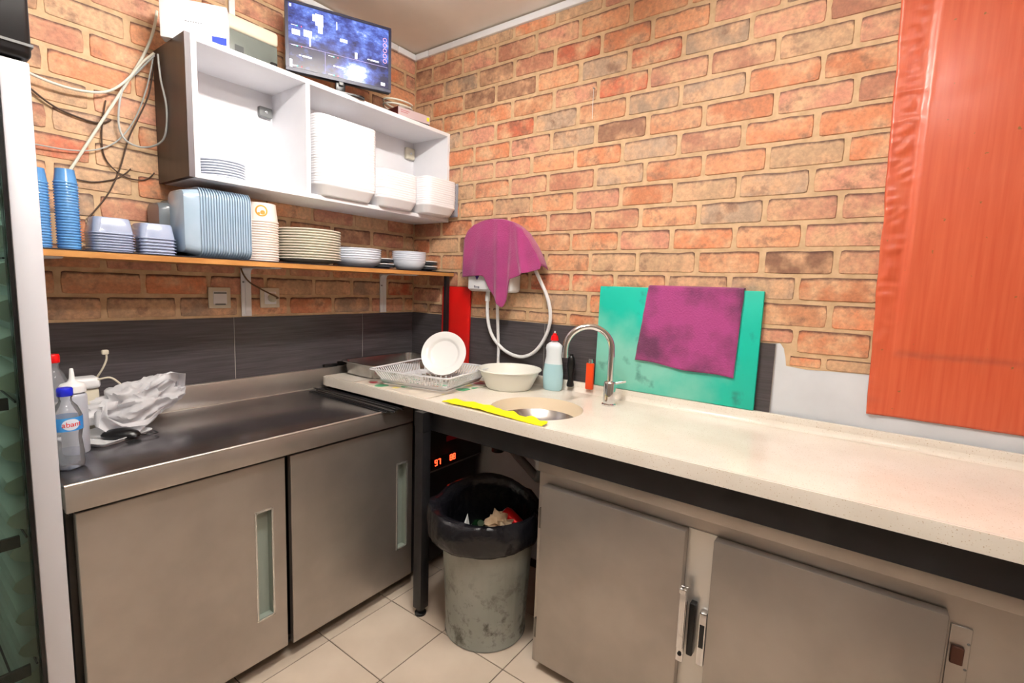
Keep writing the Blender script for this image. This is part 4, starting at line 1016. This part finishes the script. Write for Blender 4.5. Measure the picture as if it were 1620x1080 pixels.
sk = thing('sink_basin', 'round sink bowl with a steel bottom set into the stone counter', 'sink', (SKX, SKY, KZ-0.17))
zz = 0.17
put('bowl_wall', MB().lathe([(SKR-0.0005, zz-0.0005), (SKR-0.006, zz-0.012), (SKR-0.012, zz-0.035), (SKR-0.02, zz-0.05), (SKR-0.013, zz-0.062), (SKR-0.002, zz-0.04), (SKR+0.006, zz-KT-0.002)], 64, caps=False), mat('cream_bowl', (226, 208, 180), 0.3), sk, world=False)
put('steel_bottom', MB().lathe([(SKR-0.019, zz-0.046), (SKR-0.032, zz-0.066), (SKR-0.07, zz-0.095), (0.05, zz-0.112), (0.03, zz-0.115), (0.03, zz-0.122), (0, zz-0.122), (0, zz-0.126), (0.05, zz-0.122), (SKR-0.065, zz-0.101), (SKR-0.024, zz-0.067), (SKR-0.012, zz-0.05)], 64, caps=False), STEELPAN, sk, world=False)
put('underside', MB().lathe([(SKR-0.004, zz-0.045), (SKR-0.012, zz-0.068), (0.118, zz-0.113), (0.05, zz-0.145), (0, zz-0.15)], 48, caps=False), CREAMP, sk, world=False)
put('drain_tail', MB().lathe([(0, 0.022), (0.026, 0.022), (0.026, -0.03), (0.03, -0.03), (0.03, -0.042), (0.024, -0.042), (0.024, -0.075), (0, -0.075)], 24, (0.02, -0.02, 0)), WHITEP, sk, world=False)
dp = put('drain_hose', MB().tube([(-0.385, -1.17, 0.655), (-0.37, -1.15, 0.6), (-0.3, -1.05, 0.6), (-0.22, -0.9, 0.63), (-0.12, -0.78, 0.66), (-0.06, -0.7, 0.67)], 0.018, 12, 3), GREYP)
tag(dp, 'grey drain hose running from the sink to the corner', 'hose')
vl = thing('stop_valve', 'black and grey water valve under the sink', 'valve', (-0.16, -0.78, 0.62))
put('valve_body', MB().lathe([(0, -0.05), (0.03, -0.05), (0.03, -0.02), (0.02, -0.02), (0.02, 0.03), (0.032, 0.03), (0.032, 0.055), (0, 0.055)], 20), BLACK, vl, world=False)
put('valve_knob', MB().lathe([(0, 0), (0.022, 0), (0.026, 0.01), (0.022, 0.03), (0, 0.03)], 16).xf(Matrix.Translation((-0.03, -0.01, 0.03)) @ Matrix.Rotation(-PI/2, 4, 'Y')), GREYP, vl, world=False)

# black frame carrying the stone
frm = thing('counter_stand', 'black steel stand with a leg carrying the stone counter', 'stand', (-0.6, -0.77, 0.0))
put('beam', MB().box(-0.614, -0.574, -3.2, -0.69, 0.776, KZ-KT-0.0005, 0.002, 1), BLACK, frm)
put('beam', MB().box(-0.612, -0.575, -0.69, -0.11, WZ+0.0135, KZ-KT-0.0005), BLACK, frm)
put('leg', MB().box(-0.663, -0.618, -0.795, -0.75, 0.03, 0.776, 0.003), BLACK, frm)
put('leg_bracket', MB().box(-0.663, -0.5745, -0.795, -0.75, 0.7765, KZ-KT-0.001), BLACK, frm)
put('foot', MB().lathe([(0, 0), (0.024, 0), (0.024, 0.008), (0.014, 0.014), (0.014, 0.03), (0, 0.03)], 18, (-0.64, -0.772, 0)), BLACKP, frm)

# corner cooling unit with a red display
cu = thing('cooling_unit', 'dark cooling unit with a red digital display in the corner', 'cooling unit', (-0.27, -0.35, 0))
put('casing', MB().box(-0.508, -0.06, -0.595, -0.08, 0.49, 0.82, 0.003), mat('dark_panel', (30, 29, 27), 0.5), cu)
put('louvre_panel', MB().box(-0.508, -0.06, -0.56, -0.08, 0.03, 0.488), BLACK, cu)
dw = put('display_window', MB().box(-0.42, -0.235, -0.5965, -0.594, 0.507, 0.555), LEDBG, cu)
SEG = {'a': (0, 1, 1), 'b': (1, .5, 0), 'c': (1, 0, 0), 'd': (0, 0, 1), 'e': (0, 0, 0), 'f': (0, .5, 0), 'g': (0, .5, 1)}
DIG = {'9': 'abfgcd', '7': 'abc', '8': 'abcdefg', '0': 'abcdef'}
def digit(ch, x, z, w_=0.013, h_=0.026):
    m_ = MB(); t = 0.0032
    for s_ in DIG[ch]:
        a, b, hz = SEG[s_]
        if hz: m_.box(x, x+w_, -0.599, -0.5966, z+b*h_-t/2, z+b*h_+t/2)
        else: m_.box(x+a*w_-t/2, x+a*w_+t/2, -0.599, -0.5966, z+b*h_, z+(b+.5)*h_)
    put('lit_digit', m_, LED, dw)
for ch, x in (('9', -0.395), ('7', -0.374), ('8', -0.295), ('8', -0.274)): digit(ch, x, 0.517)
put('red_strip', MB().box(-0.32, -0.2, -0.5965, -0.594, 0.615, 0.64), mat('dim_red_strip', (96, 10, 16), 0.4, emit=(150, 10, 20), estr=0.05), cu)  # dark red strip above the display, with a faint glow in its material
put('door_strip', MB().box(-0.5, -0.07, -0.599, -0.596, 0.491, 0.497), GREYP, cu)

# ================================================================== UNDER-COUNTER STEEL FRIDGE (right)
BX = -0.556
ub = thing('counter_fridge', 'low steel two-door counter fridge under the stone top', 'fridge', (-0.3, -2.2, 0))
put('body', MB().box(BX, -0.03, -3.2, -1.272, 0.0, 0.722, 0.002, 1), STEEL, ub)
put('top_rail', MB().box(BX-0.014, -0.03, -3.2, -1.272, 0.722, 0.775, 0.004), STEEL, ub)
put('centre_stile', MB().box(BX-0.004, BX, -1.868, -1.79, 0.05, 0.685), mat('bright_stile', (222, 220, 216), 0.3, 0.7), ub)
def leaf(y0, y1):
    d = put('door', MB().box(BX-0.036, BX-0.004, y0, y1, 0.035, 0.685, 0.004), STEEL, ub)
    put('door_gasket', MB().box(BX-0.0038, BX-0.0002, y0+0.008, y1-0.008, 0.043, 0.677), GREYP, d)
    return d
d1 = leaf(-1.79, -1.305); d2 = leaf(-2.352, -1.866)
def bx(m_, *a, **k): return m_.box(*a, **k)
h1 = put('handle', MB().box(BX-0.05, BX-0.0365, -1.812, -1.792, 0.3, 0.53, 0.003), CHROME, d1, label='chrome lever handle')
put('handle_lever', MB().box(BX-0.058, BX-0.0502, -1.811, -1.793, 0.345, 0.53, 0.003).box(BX-0.066, BX-0.0502, -1.811, -1.793, 0.515, 0.53, 0.002), CHROME, h1)
put('keyhole', MB().lathe([(0, 0), (0.006, 0), (0.006, 0.002), (0, 0.002)], 14).xf(Matrix.Translation((BX-0.0502, -1.803, 0.325)) @ Matrix.Rotation(-PI/2, 4, 'Y')), BLACKP, h1)
h2 = put('latch', MB().box(BX-0.03, BX-0.004, -1.832, -1.814, 0.315, 0.475, 0.004), BLACKP, ub)
h3 = put('strike', MB().box(BX-0.03, BX-0.0042, -1.864, -1.843, 0.3, 0.46, 0.004), CHROME, ub, label='chrome latch strike')
put('strike_slot', MB().box(BX-0.0312, BX-0.03, -1.86, -1.847, 0.355, 0.425, 0.0005, 1), BLACKP, h3)
sp_ = put('latch_plate', MB().box(BX-0.006, BX, -2.396, -2.36, 0.3, 0.655, 0.001, 1), STEEL, ub)
put('latch_hook', MB().box(BX-0.016, BX-0.006, -2.386, -2.364, 0.57, 0.61, 0.002, 1), mat('rusty_brown', (92, 58, 46), 0.6, 0.4), sp_)
for z in (0.515, 0.1): put('hinge', MB().box(BX-0.012, BX-0.0002, -1.3, -1.282, z, z+0.075, 0.002, 1), mat('dull_hinge', (120, 116, 110), 0.4, 0.8), ub)
for z in (0.56, 0.62, 0.4, 0.5): put('rivet', MB().lathe([(0, 0), (0.003, 0), (0.002, 0.0015), (0, 0.002)], 8).xf(Matrix.Translation((BX-0.006, -2.392, z)) @ Matrix.Rotation(-PI/2, 4, 'Y')), GREYP, sp_)

# ================================================================== THINGS ON THE STONE COUNTER
pan = thing('steel_pan', 'deep rectangular steel food pan in the corner of the counter', 'pan', (-0.3, -0.19, KZ+0.0015))
put('pan_body', MB().loft([(0.40, 0.215, 0.03, 0.0), (0.425, 0.24, 0.04, 0.004), (0.44, 0.255, 0.042, 0.062), (0.47, 0.285, 0.05, 0.064), (0.472, 0.287, 0.05, 0.067), (0.466, 0.281, 0.048, 0.069), (0.438, 0.253, 0.041, 0.0665), (0.422, 0.237, 0.039, 0.007), (0.395, 0.21, 0.028, 0.003)], 6), STEELPAN, pan, world=False)
kn = thing('knife', 'black-handled knife sticking out behind the steel pan', 'knife', (-0.55, -0.021, 0.9275))
put('handle', MB().box(-0.045, 0.03, -0.009, 0.009, 0.0, 0.016, 0.005), BLACKP, kn, world=False)
put('blade', MB().prism([(0.03, 0.002), (0.17, 0.006), (0.15, 0.02), (0.03, 0.024)], -0.001, 0.001, 'y'), CHROME, kn, world=False)

mt = put('plastic_mat', MB().grid(lambda u, v: (-0.613+0.455*u-0.04*(1-v)*0+0.006*noise.noise(Vector((v*6, 0, 1))), -0.748+0.47*v+0.012*noise.noise(Vector((u*5, 2, 0)))-0.02*u, KZ+0.0012+0.0035*max(0, noise.noise(Vector((u*9, v*9, 4))))), 30, 30), FLORAL, None, solid=0.0006)
tag(mt, 'floral printed plastic mat under the dish rack', 'mat')

rk = thing('dish_rack', 'translucent white plastic dish rack on the floral mat', 'dish rack', (-0.365, -0.54, KZ+0.0065), (0, 0, R_(10.5)))
W0, D0_, W1, D1_, HH = 0.31, 0.345, 0.40, 0.43, 0.068
put('rim', MB().loft([(W1-0.016, D1_-0.016, 0.025, HH-0.006), (W1, D1_, 0.03, HH-0.004), (W1, D1_, 0.03, HH), (W1-0.012, D1_-0.012, 0.025, HH+0.001), (W1-0.03, D1_-0.03, 0.022, HH-0.002)], 5, cap0=False, cap1=False), RACKP, rk, world=False, solid=0.0015)
put('base_rim', MB().loft([(W0, D0_, 0.02, 0.0), (W0, D0_, 0.02, 0.008), (W0-0.006, D0_-0.006, 0.018, 0.008), (W0-0.006, D0_-0.006, 0.018, 0.0)], 5, cap0=False, cap1=False), RACKP, rk, world=False)
m_ = MB()
for k in range(9): m_.box(-W0/2+0.02+k*(W0-0.04)/8-0.002, -W0/2+0.02+k*(W0-0.04)/8+0.002, -D0_/2+0.003, D0_/2-0.003, 0.001, 0.005)
for k in range(4): m_.box(-W0/2+0.003, W0/2-0.003, -D0_/2+0.05+k*(D0_-0.1)/3-0.004, -D0_/2+0.05+k*(D0_-0.1)/3+0.004, 0.0012, 0.0052)
put('floor_grid', m_, RACKP, rk, world=False)
def slat(p, q, wid):
    p, q = Vector(p), Vector(q); a = (q-p).normalized()
    side = Vector((0, 0, 1)).cross(Vector((p.x, p.y, 0)) if abs(p.x) > 9 else Vector((0, 1, 0)))
    return p, q
def slats(n, fixed, axis, w0, w1, sgn):
    """slanting slats along one side of the basket"""
    for k in range(n):
        t = (k+0.5)/n-0.5
        if axis == 'x': a, b = Vector((t*(w0-0.03), sgn*(D0_/2-0.002), 0.005)), Vector((t*(w1-0.05), sgn*(D1_/2-0.011), HH-0.003))
        else: a, b = Vector((sgn*(W0/2-0.002), t*(w0-0.03), 0.005)), Vector((sgn*(W1/2-0.011), t*(w1-0.05), HH-0.003))
        e = Vector((0.0032, 0, 0)) if axis == 'x' else Vector((0, 0.0032, 0)); f = Vector((0, 0.001, 0)) if axis == 'x' else Vector((0.001, 0, 0))
        vs = [a-e-f, a+e-f, a+e+f, a-e+f, b-e-f, b+e-f, b+e+f, b-e+f]
        put('slat', MB().add(vs, [(0, 3, 2, 1), (4, 5, 6, 7), (0, 1, 5, 4), (1, 2, 6, 5), (2, 3, 7, 6), (3, 0, 4, 7)]), RACKP, rk, world=False)
for sg in (-1, 1):
    slats(24, None, 'x', W0, W1, sg); slats(26, None, 'y', D0_, D1_, sg)
put('corner_web', MB().loft([(W0, D0_, 0.02, 0.004), (W0+0.018, D0_+0.017, 0.021, 0.02)], 5, cap0=False, cap1=False), RACKP, rk, world=False, solid=0.001)
# dividing ribs inside
for k in range(9):
    y = -0.11+k*0.028
    put('divider_tine', MB().box(-0.012, -0.006, y-0.0015, y+0.0015, 0.004, 0.04), RACKP, rk, world=False)

nrm = Vector((-0.80, -0.46, 0.40)).normalized()
pl = put('leaning_plate', MB().lathe([(0, 0.002), (0.055, 0.002), (0.057, 0), (0.061, 0), (0.063, 0.004), (0.078, 0.014), (0.104, 0.021), (0.1055, 0.0225), (0.104, 0.024), (0.08, 0.0185), (0.071, 0.0145), (0.066, 0.008), (0.062, 0.0065), (0, 0.006)], 64), CHINA, loc=(-0.315, -0.567, 1.028))
pl.rotation_mode = 'QUATERNION'; pl.rotation_quaternion = Vector((0, 0, 1)).rotation_difference(nrm)
tag(pl, 'round white plate standing on edge in the dish rack', 'plate')

bw = put('wash_bowl', MB().lathe([(0, 0.003), (0.09, 0.003), (0.092, 0), (0.098, 0.0), (0.104, 0.006), (0.127, 0.058), (0.131, 0.062), (0.134, 0.078), (0.142, 0.082), (0.147, 0.086), (0.145, 0.09), (0.136, 0.088), (0.129, 0.08), (0.124, 0.06), (0.1, 0.008), (0, 0.006)], 64), mat('ivory_plastic', (236, 236, 228), 0.3), loc=(-0.185, -0.852, KZ+0.0006))
tag(bw, 'round white plastic wash bowl beside the sink', 'bowl')

dt = thing('detergent_bottle', 'pale blue washing-up bottle with a red cap behind the sink', 'bottle', (-0.082, -1.022, KZ+0.0006), (0, 0, R_(12)))
prof = [(0, 0.0), (0.038, 0.0), (0.044, 0.006), (0.047, 0.04), (0.047, 0.08), (0.042, 0.12), (0.036, 0.15), (0.036, 0.175), (0.039, 0.19), (0.036, 0.205), (0.024, 0.215), (0.014, 0.22), (0.014, 0.226), (0, 0.226)]
put('liquid_part', MB().lathe([p for p in prof if p[1] <= 0.12]+[(0, 0.12)], 32, sx=0.62), DETER, dt, world=False)
put('upper_bottle', MB().lathe([(0, 0.12)]+[p for p in prof if p[1] >= 0.12], 32, sx=0.62), DETERW, dt, world=False)
put('cap', MB().lathe([(0, 0.226), (0.018, 0.226), (0.018, 0.232), (0.014, 0.248), (0.009, 0.25), (0.008, 0.258), (0, 0.259)], 20), REDCAP, dt, world=False)
put('nozzle', MB().lathe([(0, 0.259), (0.004, 0.259), (0.003, 0.268), (0, 0.268)], 12), WHITEP, dt, world=False)

# gooseneck tap
fb = Vector((-0.167, -1.34, KZ))
fa = thing('tap', 'chrome gooseneck tap behind the sink', 'tap', fb)
put('base_body', MB().lathe([(0, 0), (0.029, 0), (0.029, 0.006), (0.024, 0.01), (0.0235, 0.09), (0.021, 0.096), (0.014, 0.1), (0, 0.1)], 32), CHROME, fa, world=False)
dv = Vector((-0.6, 0.8, 0)); arc = [(0, 0, 0.095), (0, 0, 0.15), (0, 0, 0.21)]
rad = 0.093
for k in range(1, 13):
    a = PI*k/12*0.985; q = dv*(rad-rad*math.cos(a)); arc.append((q.x, q.y, 0.222+rad*math.sin(a)))
e_ = arc[-1]; arc.append((e_[0], e_[1], 0.196))
put('spout', MB().tube(arc, 0.0125, 16, 1), CHROME, fa, world=False)
put('outlet_ring', MB().lathe([(0.0095, 0), (0.0135, 0), (0.0135, 0.012), (0.0095, 0.012)], 20, (e_[0], e_[1], 0.188)), CHROME, fa, world=False)
put('lever', MB().tube([(0.012, -0.012, 0.088), (0.02, -0.03, 0.094), (0.03, -0.055, 0.1)], lambda t: 0.007-0.003*t, 12, 2), CHROME, fa, world=False)

# tools standing behind the tap
lt = thing('utility_lighter', 'orange lighter with a metal tip beside the green board', 'lighter', (-0.042, -1.186, KZ+0.0215))
put('handle', MB().box(-0.008, 0.008, -0.018, 0.018, 0.0, 0.118, 0.005), ORANGEP, lt, world=False)
put('tip', MB().lathe([(0, 0.118), (0.012, 0.118), (0.012, 0.126), (0.008, 0.136), (0, 0.137)], 16), CHROME, lt, world=False)
sp2 = thing('knife_steel', 'black tool handle standing behind the detergent bottle', 'tool', (-0.045, -1.092, KZ+0.0215))
put('handle', MB().lathe([(0, 0), (0.016, 0), (0.017, 0.01), (0.012, 0.03), (0.014, 0.06), (0.018, 0.1), (0.015, 0.13), (0.01, 0.138), (0, 0.14)], 20), BLACKP, sp2, world=False)
put('pommel', MB().lathe([(0, 0.139), (0.008, 0.139), (0.008, 0.148), (0, 0.15)], 14), BLACK, sp2, world=False)

# yellow cloth along the front edge
def yel(u, v):
    y = -0.845-0.47*v
    wd = 0.062-0.03*abs(v-0.35)+0.012*noise.noise(Vector((v*9, 0, 0)))
    return (-0.612+wd*u+0.012*math.sin(v*5), y+0.01*u*math.sin(v*9), KZ+0.0072+0.014*abs(noise.noise(Vector((u*2.5, v*9, 3))))*(0.3+u))
yc = put('yellow_cloth', MB().grid(yel, 8, 60), YELLOW, None, solid=0.0018)
tag(yc, 'bright yellow cloth strip folded along the counter edge', 'cloth')

# green chopping board with a cloth over it
gb = put('chopping_board', MB().box(-0.0085, 0.0085, -0.32, 0.32, 0.0, 0.432, 0.003), BOARD, loc=(-0.0225, -1.523, KZ+0.0438), rot=(0, R_(1.2), R_(0)))
tag(gb, 'large green chopping board leaning on the wall behind the tap', 'chopping board')
def cl2(u, v):
    # v: 0 bottom hem .. 0.85 top edge, then over the back
    yt0, yt1, yb0, yb1 = -1.42, -1.778, -1.385, -1.768
    zb = 1.072-0.026*u+0.004*math.sin(u*9)
    if v <= 0.86:
        t = v/0.86; z = zb+(1.3745-zb)*t; y = (yb0+(yb1-yb0)*u)*(1-t)+(yt0+(yt1-yt0)*u)*t
        y += 0.004*noise.noise(Vector((t*5, u*2, 1)))
        x = -0.0345+0.009*t-0.0022-0.0035*abs(noise.noise(Vector((u*5, t*2.5, 2))))*(1-t*0.7)
    else:
        t = (v-0.86)/0.14; a = t*PI*0.5
        y = yt0+(yt1-yt0)*u; x = -0.0277+0.02*math.sin(a)*1.0; z = 1.3745+0.0055*math.sin(t*PI) - 0.0
    return (x, y, z)
cc = put('cleaning_cloth', MB().grid(cl2, 40, 44), PURPLE2, None, solid=0.002)
tag(cc, 'stained purple cloth hanging over the green chopping board', 'cloth')

rb = put('red_board', MB().box(-0.0075, 0.0075, -0.1, 0.1, 0.0, 0.405, 0.004), REDP, loc=(-0.0225, -0.36, KZ+0.0436), rot=(0, R_(0.8), 0))
tag(rb, 'tall red chopping board standing in the corner behind the post', 'chopping board')

# instant water heater with hoses
wh = thing('water_heater', 'small white water heater mounted on the brick wall', 'water heater', (-0.05, -0.637, 1.325))
put('casing', MB().box(-0.092, -0.0065, -0.775, -0.5, 1.325, 1.62, 0.018, 4), WHITEP, wh)
put('front_shell', MB().box(-0.098, -0.09, -0.765, -0.51, 1.335, 1.61, 0.006, 3), mat('glossy_white_shell', (238, 240, 246), 0.2, coat=0.5), wh)
put('lettering', MB().box(-0.0988, -0.0978, -0.558, -0.551, 1.343, 1.354).box(-0.0988, -0.0978, -0.566, -0.56, 1.343, 1.35).box(-0.0988, -0.0978, -0.574, -0.568, 1.343, 1.35).box(-0.0988, -0.0978, -0.584, -0.576, 1.34, 1.35), INKG, wh)
put('indicator', MB().prism([(-0.585, 1.405), (-0.568, 1.38), (-0.553, 1.405)], -0.0988, -0.0975, 'x'), mat('violet_print', (74, 40, 150), 0.5), wh)
put('inlet', MB().lathe([(0, 0), (0.013, 0), (0.013, 0.03), (0.01, 0.035), (0.01, 0.05), (0, 0.05)], 18, (-0.045, -0.597, 1.277)), WHITEP, wh)
put('outlet', MB().lathe([(0, 0), (0.01, 0), (0.01, 0.06), (0, 0.06)], 16, (-0.045, -0.66, 1.267)), WHITEP, wh)
hs = put('shower_hose', MB().tube([(-0.045, -0.597, 1.28), (-0.045, -0.6, 1.2), (-0.042, -0.622, 1.12), (-0.036, -0.672, 1.06), (-0.03, -0.735, 1.025), (-0.028, -0.81, 1.017), (-0.03, -0.885, 1.052), (-0.032, -0.94, 1.125), (-0.034, -0.965, 1.21), (-0.04, -0.952, 1.3), (-0.05, -0.915, 1.38), (-0.055, -0.885, 1.435), (-0.055, -0.87, 1.47)], 0.0085, 12, 3), HOSE)
tag(hs, 'white shower hose hanging in a wide loop below the water heater', 'hose')
h4 = put('supply_hose', MB().tube([(-0.045, -0.66, 1.275), (-0.042, -0.662, 1.2), (-0.034, -0.667, 1.05), (-0.034, -0.668, 0.96), (-0.034, -0.668, KZ+0.046)], 0.0078, 12, 2), HOSE)
tag(h4, 'straight white supply hose dropping behind the wash bowl', 'hose')

# purple towel draped over the heater
TT = [(-0.486, 1.575), (-0.51, 1.618), (-0.55, 1.648), (-0.6, 1.664), (-0.66, 1.672), (-0.72, 1.668), (-0.78, 1.652), (-0.83, 1.62), (-0.88, 1.565), (-0.925, 1.5), (-0.948, 1.452)]
BB = [(-0.484, 1.392), (-0.53, 1.397), (-0.61, 1.402), (-0.628, 1.396), (-0.66, 1.34), (-0.7, 1.29), (-0.745, 1.252), (-0.762, 1.29), (-0.782, 1.388), (-0.86, 1.415), (-0.948, 1.436)]
def interp(T_, y):
    for (a, za), (b, zb) in zip(T_, T_[1:]):
        if b <= y <= a: t = (y-a)/(b-a); return za+(zb-za)*t
    return T_[-1][1] if y < T_[-1][0] else T_[0][1]
def tow(u, v):
    y = -0.486-0.462*u
    zt, zb = interp(TT, y), interp(BB, y)
    if v > 0.82:          # over the top, back to the wall
        t = (v-0.82)/0.18; z = zt-0.004*t-0.012*t*t; x = -0.104+0.09*t
        over = max(0.0, -0.79-y)
        x = max(x-0.0, -0.104) if over == 0 else -0.104+0.085*t*(1-over*2)
        return (x, y, z)
    t = v/0.82; z = zb+(zt-zb)*t
    dn = 1-t*0.8
    c1 = math.exp(-((y+0.70+0.02*(1-t))/0.02)**2)*0.022; c2 = math.exp(-((y+0.815+0.05*(1-t))/0.018)**2)*0.026
    c3 = math.exp(-((y+0.60-0.02*(1-t))/0.03)**2)*0.010; c4 = math.exp(-((y+0.76)/0.014)**2)*-0.012
    x = -0.108-dn*(0.006+c1+c2+c3+c4)-0.008*dn*math.sin((y+0.5)*40+t*2)*0.5-0.005*noise.noise(Vector((y*14, z*8, 3)))
    x = min(x, -0.1035)
    return (x, y, z)
tw = put('towel', MB().grid(tow, 64, 48), PURPLE, None, solid=0.003, sharp=70)
tag(tw, 'magenta purple towel draped over the white water heater', 'towel')
# thread hanging on a nail, in the middle of the brick wall
nl = thing('wall_nail', 'small nail with a white thread on the brick wall', 'nail', (-0.008, -1.12, 2.2))
put('nail', MB().lathe([(0, 0), (0.0035, 0), (0.0035, 0.0015), (0.0015, 0.002), (0.0015, 0.012), (0, 0.012)], 10).xf(Matrix.Translation((-0.012, 0, 0)) @ Matrix.Rotation(PI/2, 4, 'Y')), GREYP, nl, world=False)
put('thread', MB().tube([(-0.011, 0, 0.0), (-0.0105, 0.001, -0.06), (-0.0105, -0.001, -0.125)], 0.0011, 6), PAPER, nl, world=False)

# ================================================================== RUBBISH BIN
bc = Vector((-0.52, -1.02, 0))
bn = thing('rubbish_bin', 'round grey plastic rubbish bin with a black liner under the sink', 'bin', bc)
def binwall(u, v):
    a = 2*PI*u; z = 0.004+0.49*v
    r = 0.156+0.026*v+(0.0016*max(0, math.cos(a*18))**6 if 0.1 < v < 0.95 else 0)+(0.004 if v < 0.07 else 0)
    return (r*math.cos(a), r*math.sin(a), z)
put('bin_body', MB().grid(binwall, 144, 28, wrap=True).lathe([(0, 0.0), (0.15, 0.0), (0.162, 0.004)], 144, caps=False), BIN, bn, world=False)
def liner(u, v):
    a = 2*PI*u
    nz_ = noise.noise(Vector((math.cos(a)*2.4, math.sin(a)*2.4, v*3)))
    fz = noise.noise(Vector((math.cos(a)*9, math.sin(a)*9, v*4+3)))
    if v < 0.45:       # outside fold, from the hem up to the rim
        t = v/0.45; r = 0; z = 0.405+0.018*nz_+(0.515-0.405)*t; r = 0.206+0.014*math.sin(t*PI)+0.012*nz_*(1-t*0.5)+0.006*fz-0.008*t
        r += 0.024*max(0, math.cos(a-2.5))
    else:
        t = (v-0.45)/0.55; z = 0.515-0.19*t+0.012*math.sin(t*PI); r = 0.192-0.022*min(1, t*5)-0.012*t+0.003*fz+0.003*nz_
    if v >= 0.45: z += 0.05*max(0, math.cos(a-0.7))**2*(1-abs(t-0.1))
    elif t > 0.6: z += 0.05*max(0, math.cos(a-0.7))**2*(t-0.6)/0.4*0.9
    return (r*math.cos(a), r*math.sin(a), z)
put('bin_liner', MB().grid(liner, 120, 26, wrap=True), BLACKB, bn, world=False, solid=0.0008, sharp=75, label='black plastic bin liner')
put('liner_bottom', MB().grid(lambda u, v: (0.172*v*math.cos(2*PI*u), 0.172*v*math.sin(2*PI*u), 0.345+0.025*noise.noise(Vector((v*math.cos(2*PI*u)*3, v*math.sin(2*PI*u)*3, 1)))), 40, 8, wrap=True), BLACKB, bn, world=False)
def crumple(r, sx, sy, sz, seed, amp=0.5, sub=3):
    bm = bmesh.new(); bmesh.ops.create_icosphere(bm, subdivisions=sub, radius=r)
    for v in bm.verts:
        d = v.co.normalized(); k = 1+amp*noise.noise(d*2.2+Vector((seed, seed*2, 1)))+amp*0.5*noise.noise(d*5+Vector((seed, 3, 1)))
        v.co = Vector((v.co.x*k*sx, v.co.y*k*sy, v.co.z*k*sz))
    m_ = MB().add([v.co[:] for v in bm.verts], [[v.index for v in f.verts] for f in bm.faces]); bm.free(); return m_
o = put('crumpled_tissue', crumple(0.05, 1, 1.1, 0.85, 4, 0.9), TISSUE, loc=(-0.455, -1.03, 0.40), sharp=25); tag(o, 'crumpled brown tissue lying in the bin', 'rubbish')
can = thing('drink_can', 'crushed red drink can in the bin', 'can', (-0.405, -1.065, 0.40))
can.rotation_mode = 'QUATERNION'; can.rotation_quaternion = Vector((0, 0, 1)).rotation_difference(Vector((-0.05, 0.75, 0.45)).normalized())
put('can_body', MB().lathe([(0, -0.058), (0.022, -0.06), (0.027, -0.054), (0.031, -0.046), (0.031, 0.046), (0.026, 0.056), (0.024, 0.06)], 28), CANR, can, world=False)
put('can_lid', MB().lathe([(0.024, 0.0595), (0.025, 0.062), (0.022, 0.0605), (0.02, 0.057), (0, 0.057)], 28), CHROME, can, world=False)
gbt = thing('green_bottle', 'short green bottle lying in the bin', 'bottle', (-0.525, -0.975, 0.40))
gbt.rotation_mode = 'QUATERNION'; gbt.rotation_quaternion = Vector((0, 0, 1)).rotation_difference(Vector((-0.35, -0.45, 0.5)).normalized())
put('bottle_body', MB().lathe([(0, -0.08), (0.026, -0.08), (0.028, -0.074), (0.028, 0.0), (0.024, 0.02), (0.014, 0.035), (0.013, 0.05), (0, 0.05)], 24), mat('dark_green_glass', (14, 48, 20), 0.12), gbt, world=False)
put('neck_label', MB().lathe([(0.0285, -0.06), (0.0285, -0.02)], 24, caps=False), mat('grey_pink_label', (170, 150, 146), 0.6), gbt, world=False)
o = put('paper_scrap', MB().add([(-0.012, 0, 0), (0.022, 0.006, 0.002), (0.012, 0.012, 0.06), (0.004, -0.008, 0.02)], [(0, 1, 2), (0, 2, 3), (0, 3, 1), (1, 3, 2)]), PAPER, loc=(-0.585, -0.955, 0.405), rot=(0, 0, R_(-40)), sharp=10); tag(o, 'pointed white paper scrap in the bin', 'rubbish')
for k, (x, y, s_) in enumerate(((-0.49, -1.0, 0.028), (-0.56, -1.0, 0.03), (-0.43, -0.99, 0.03))):
    o = put('rubbish_lump', crumple(s_, 1, 1, 0.8, 11+k, 0.9, 2), mat('grey_brown_rubbish_%d' % k, ((96, 88, 76), (70, 66, 60), (84, 72, 58))[k], 0.7), loc=(x, y, 0.385), sharp=20)
    tag(o, ('greyish scrap between the tissue and the bottle', 'dark scrap at the left inside the bin', 'brown scrap behind the tissue in the bin')[k], 'rubbish')
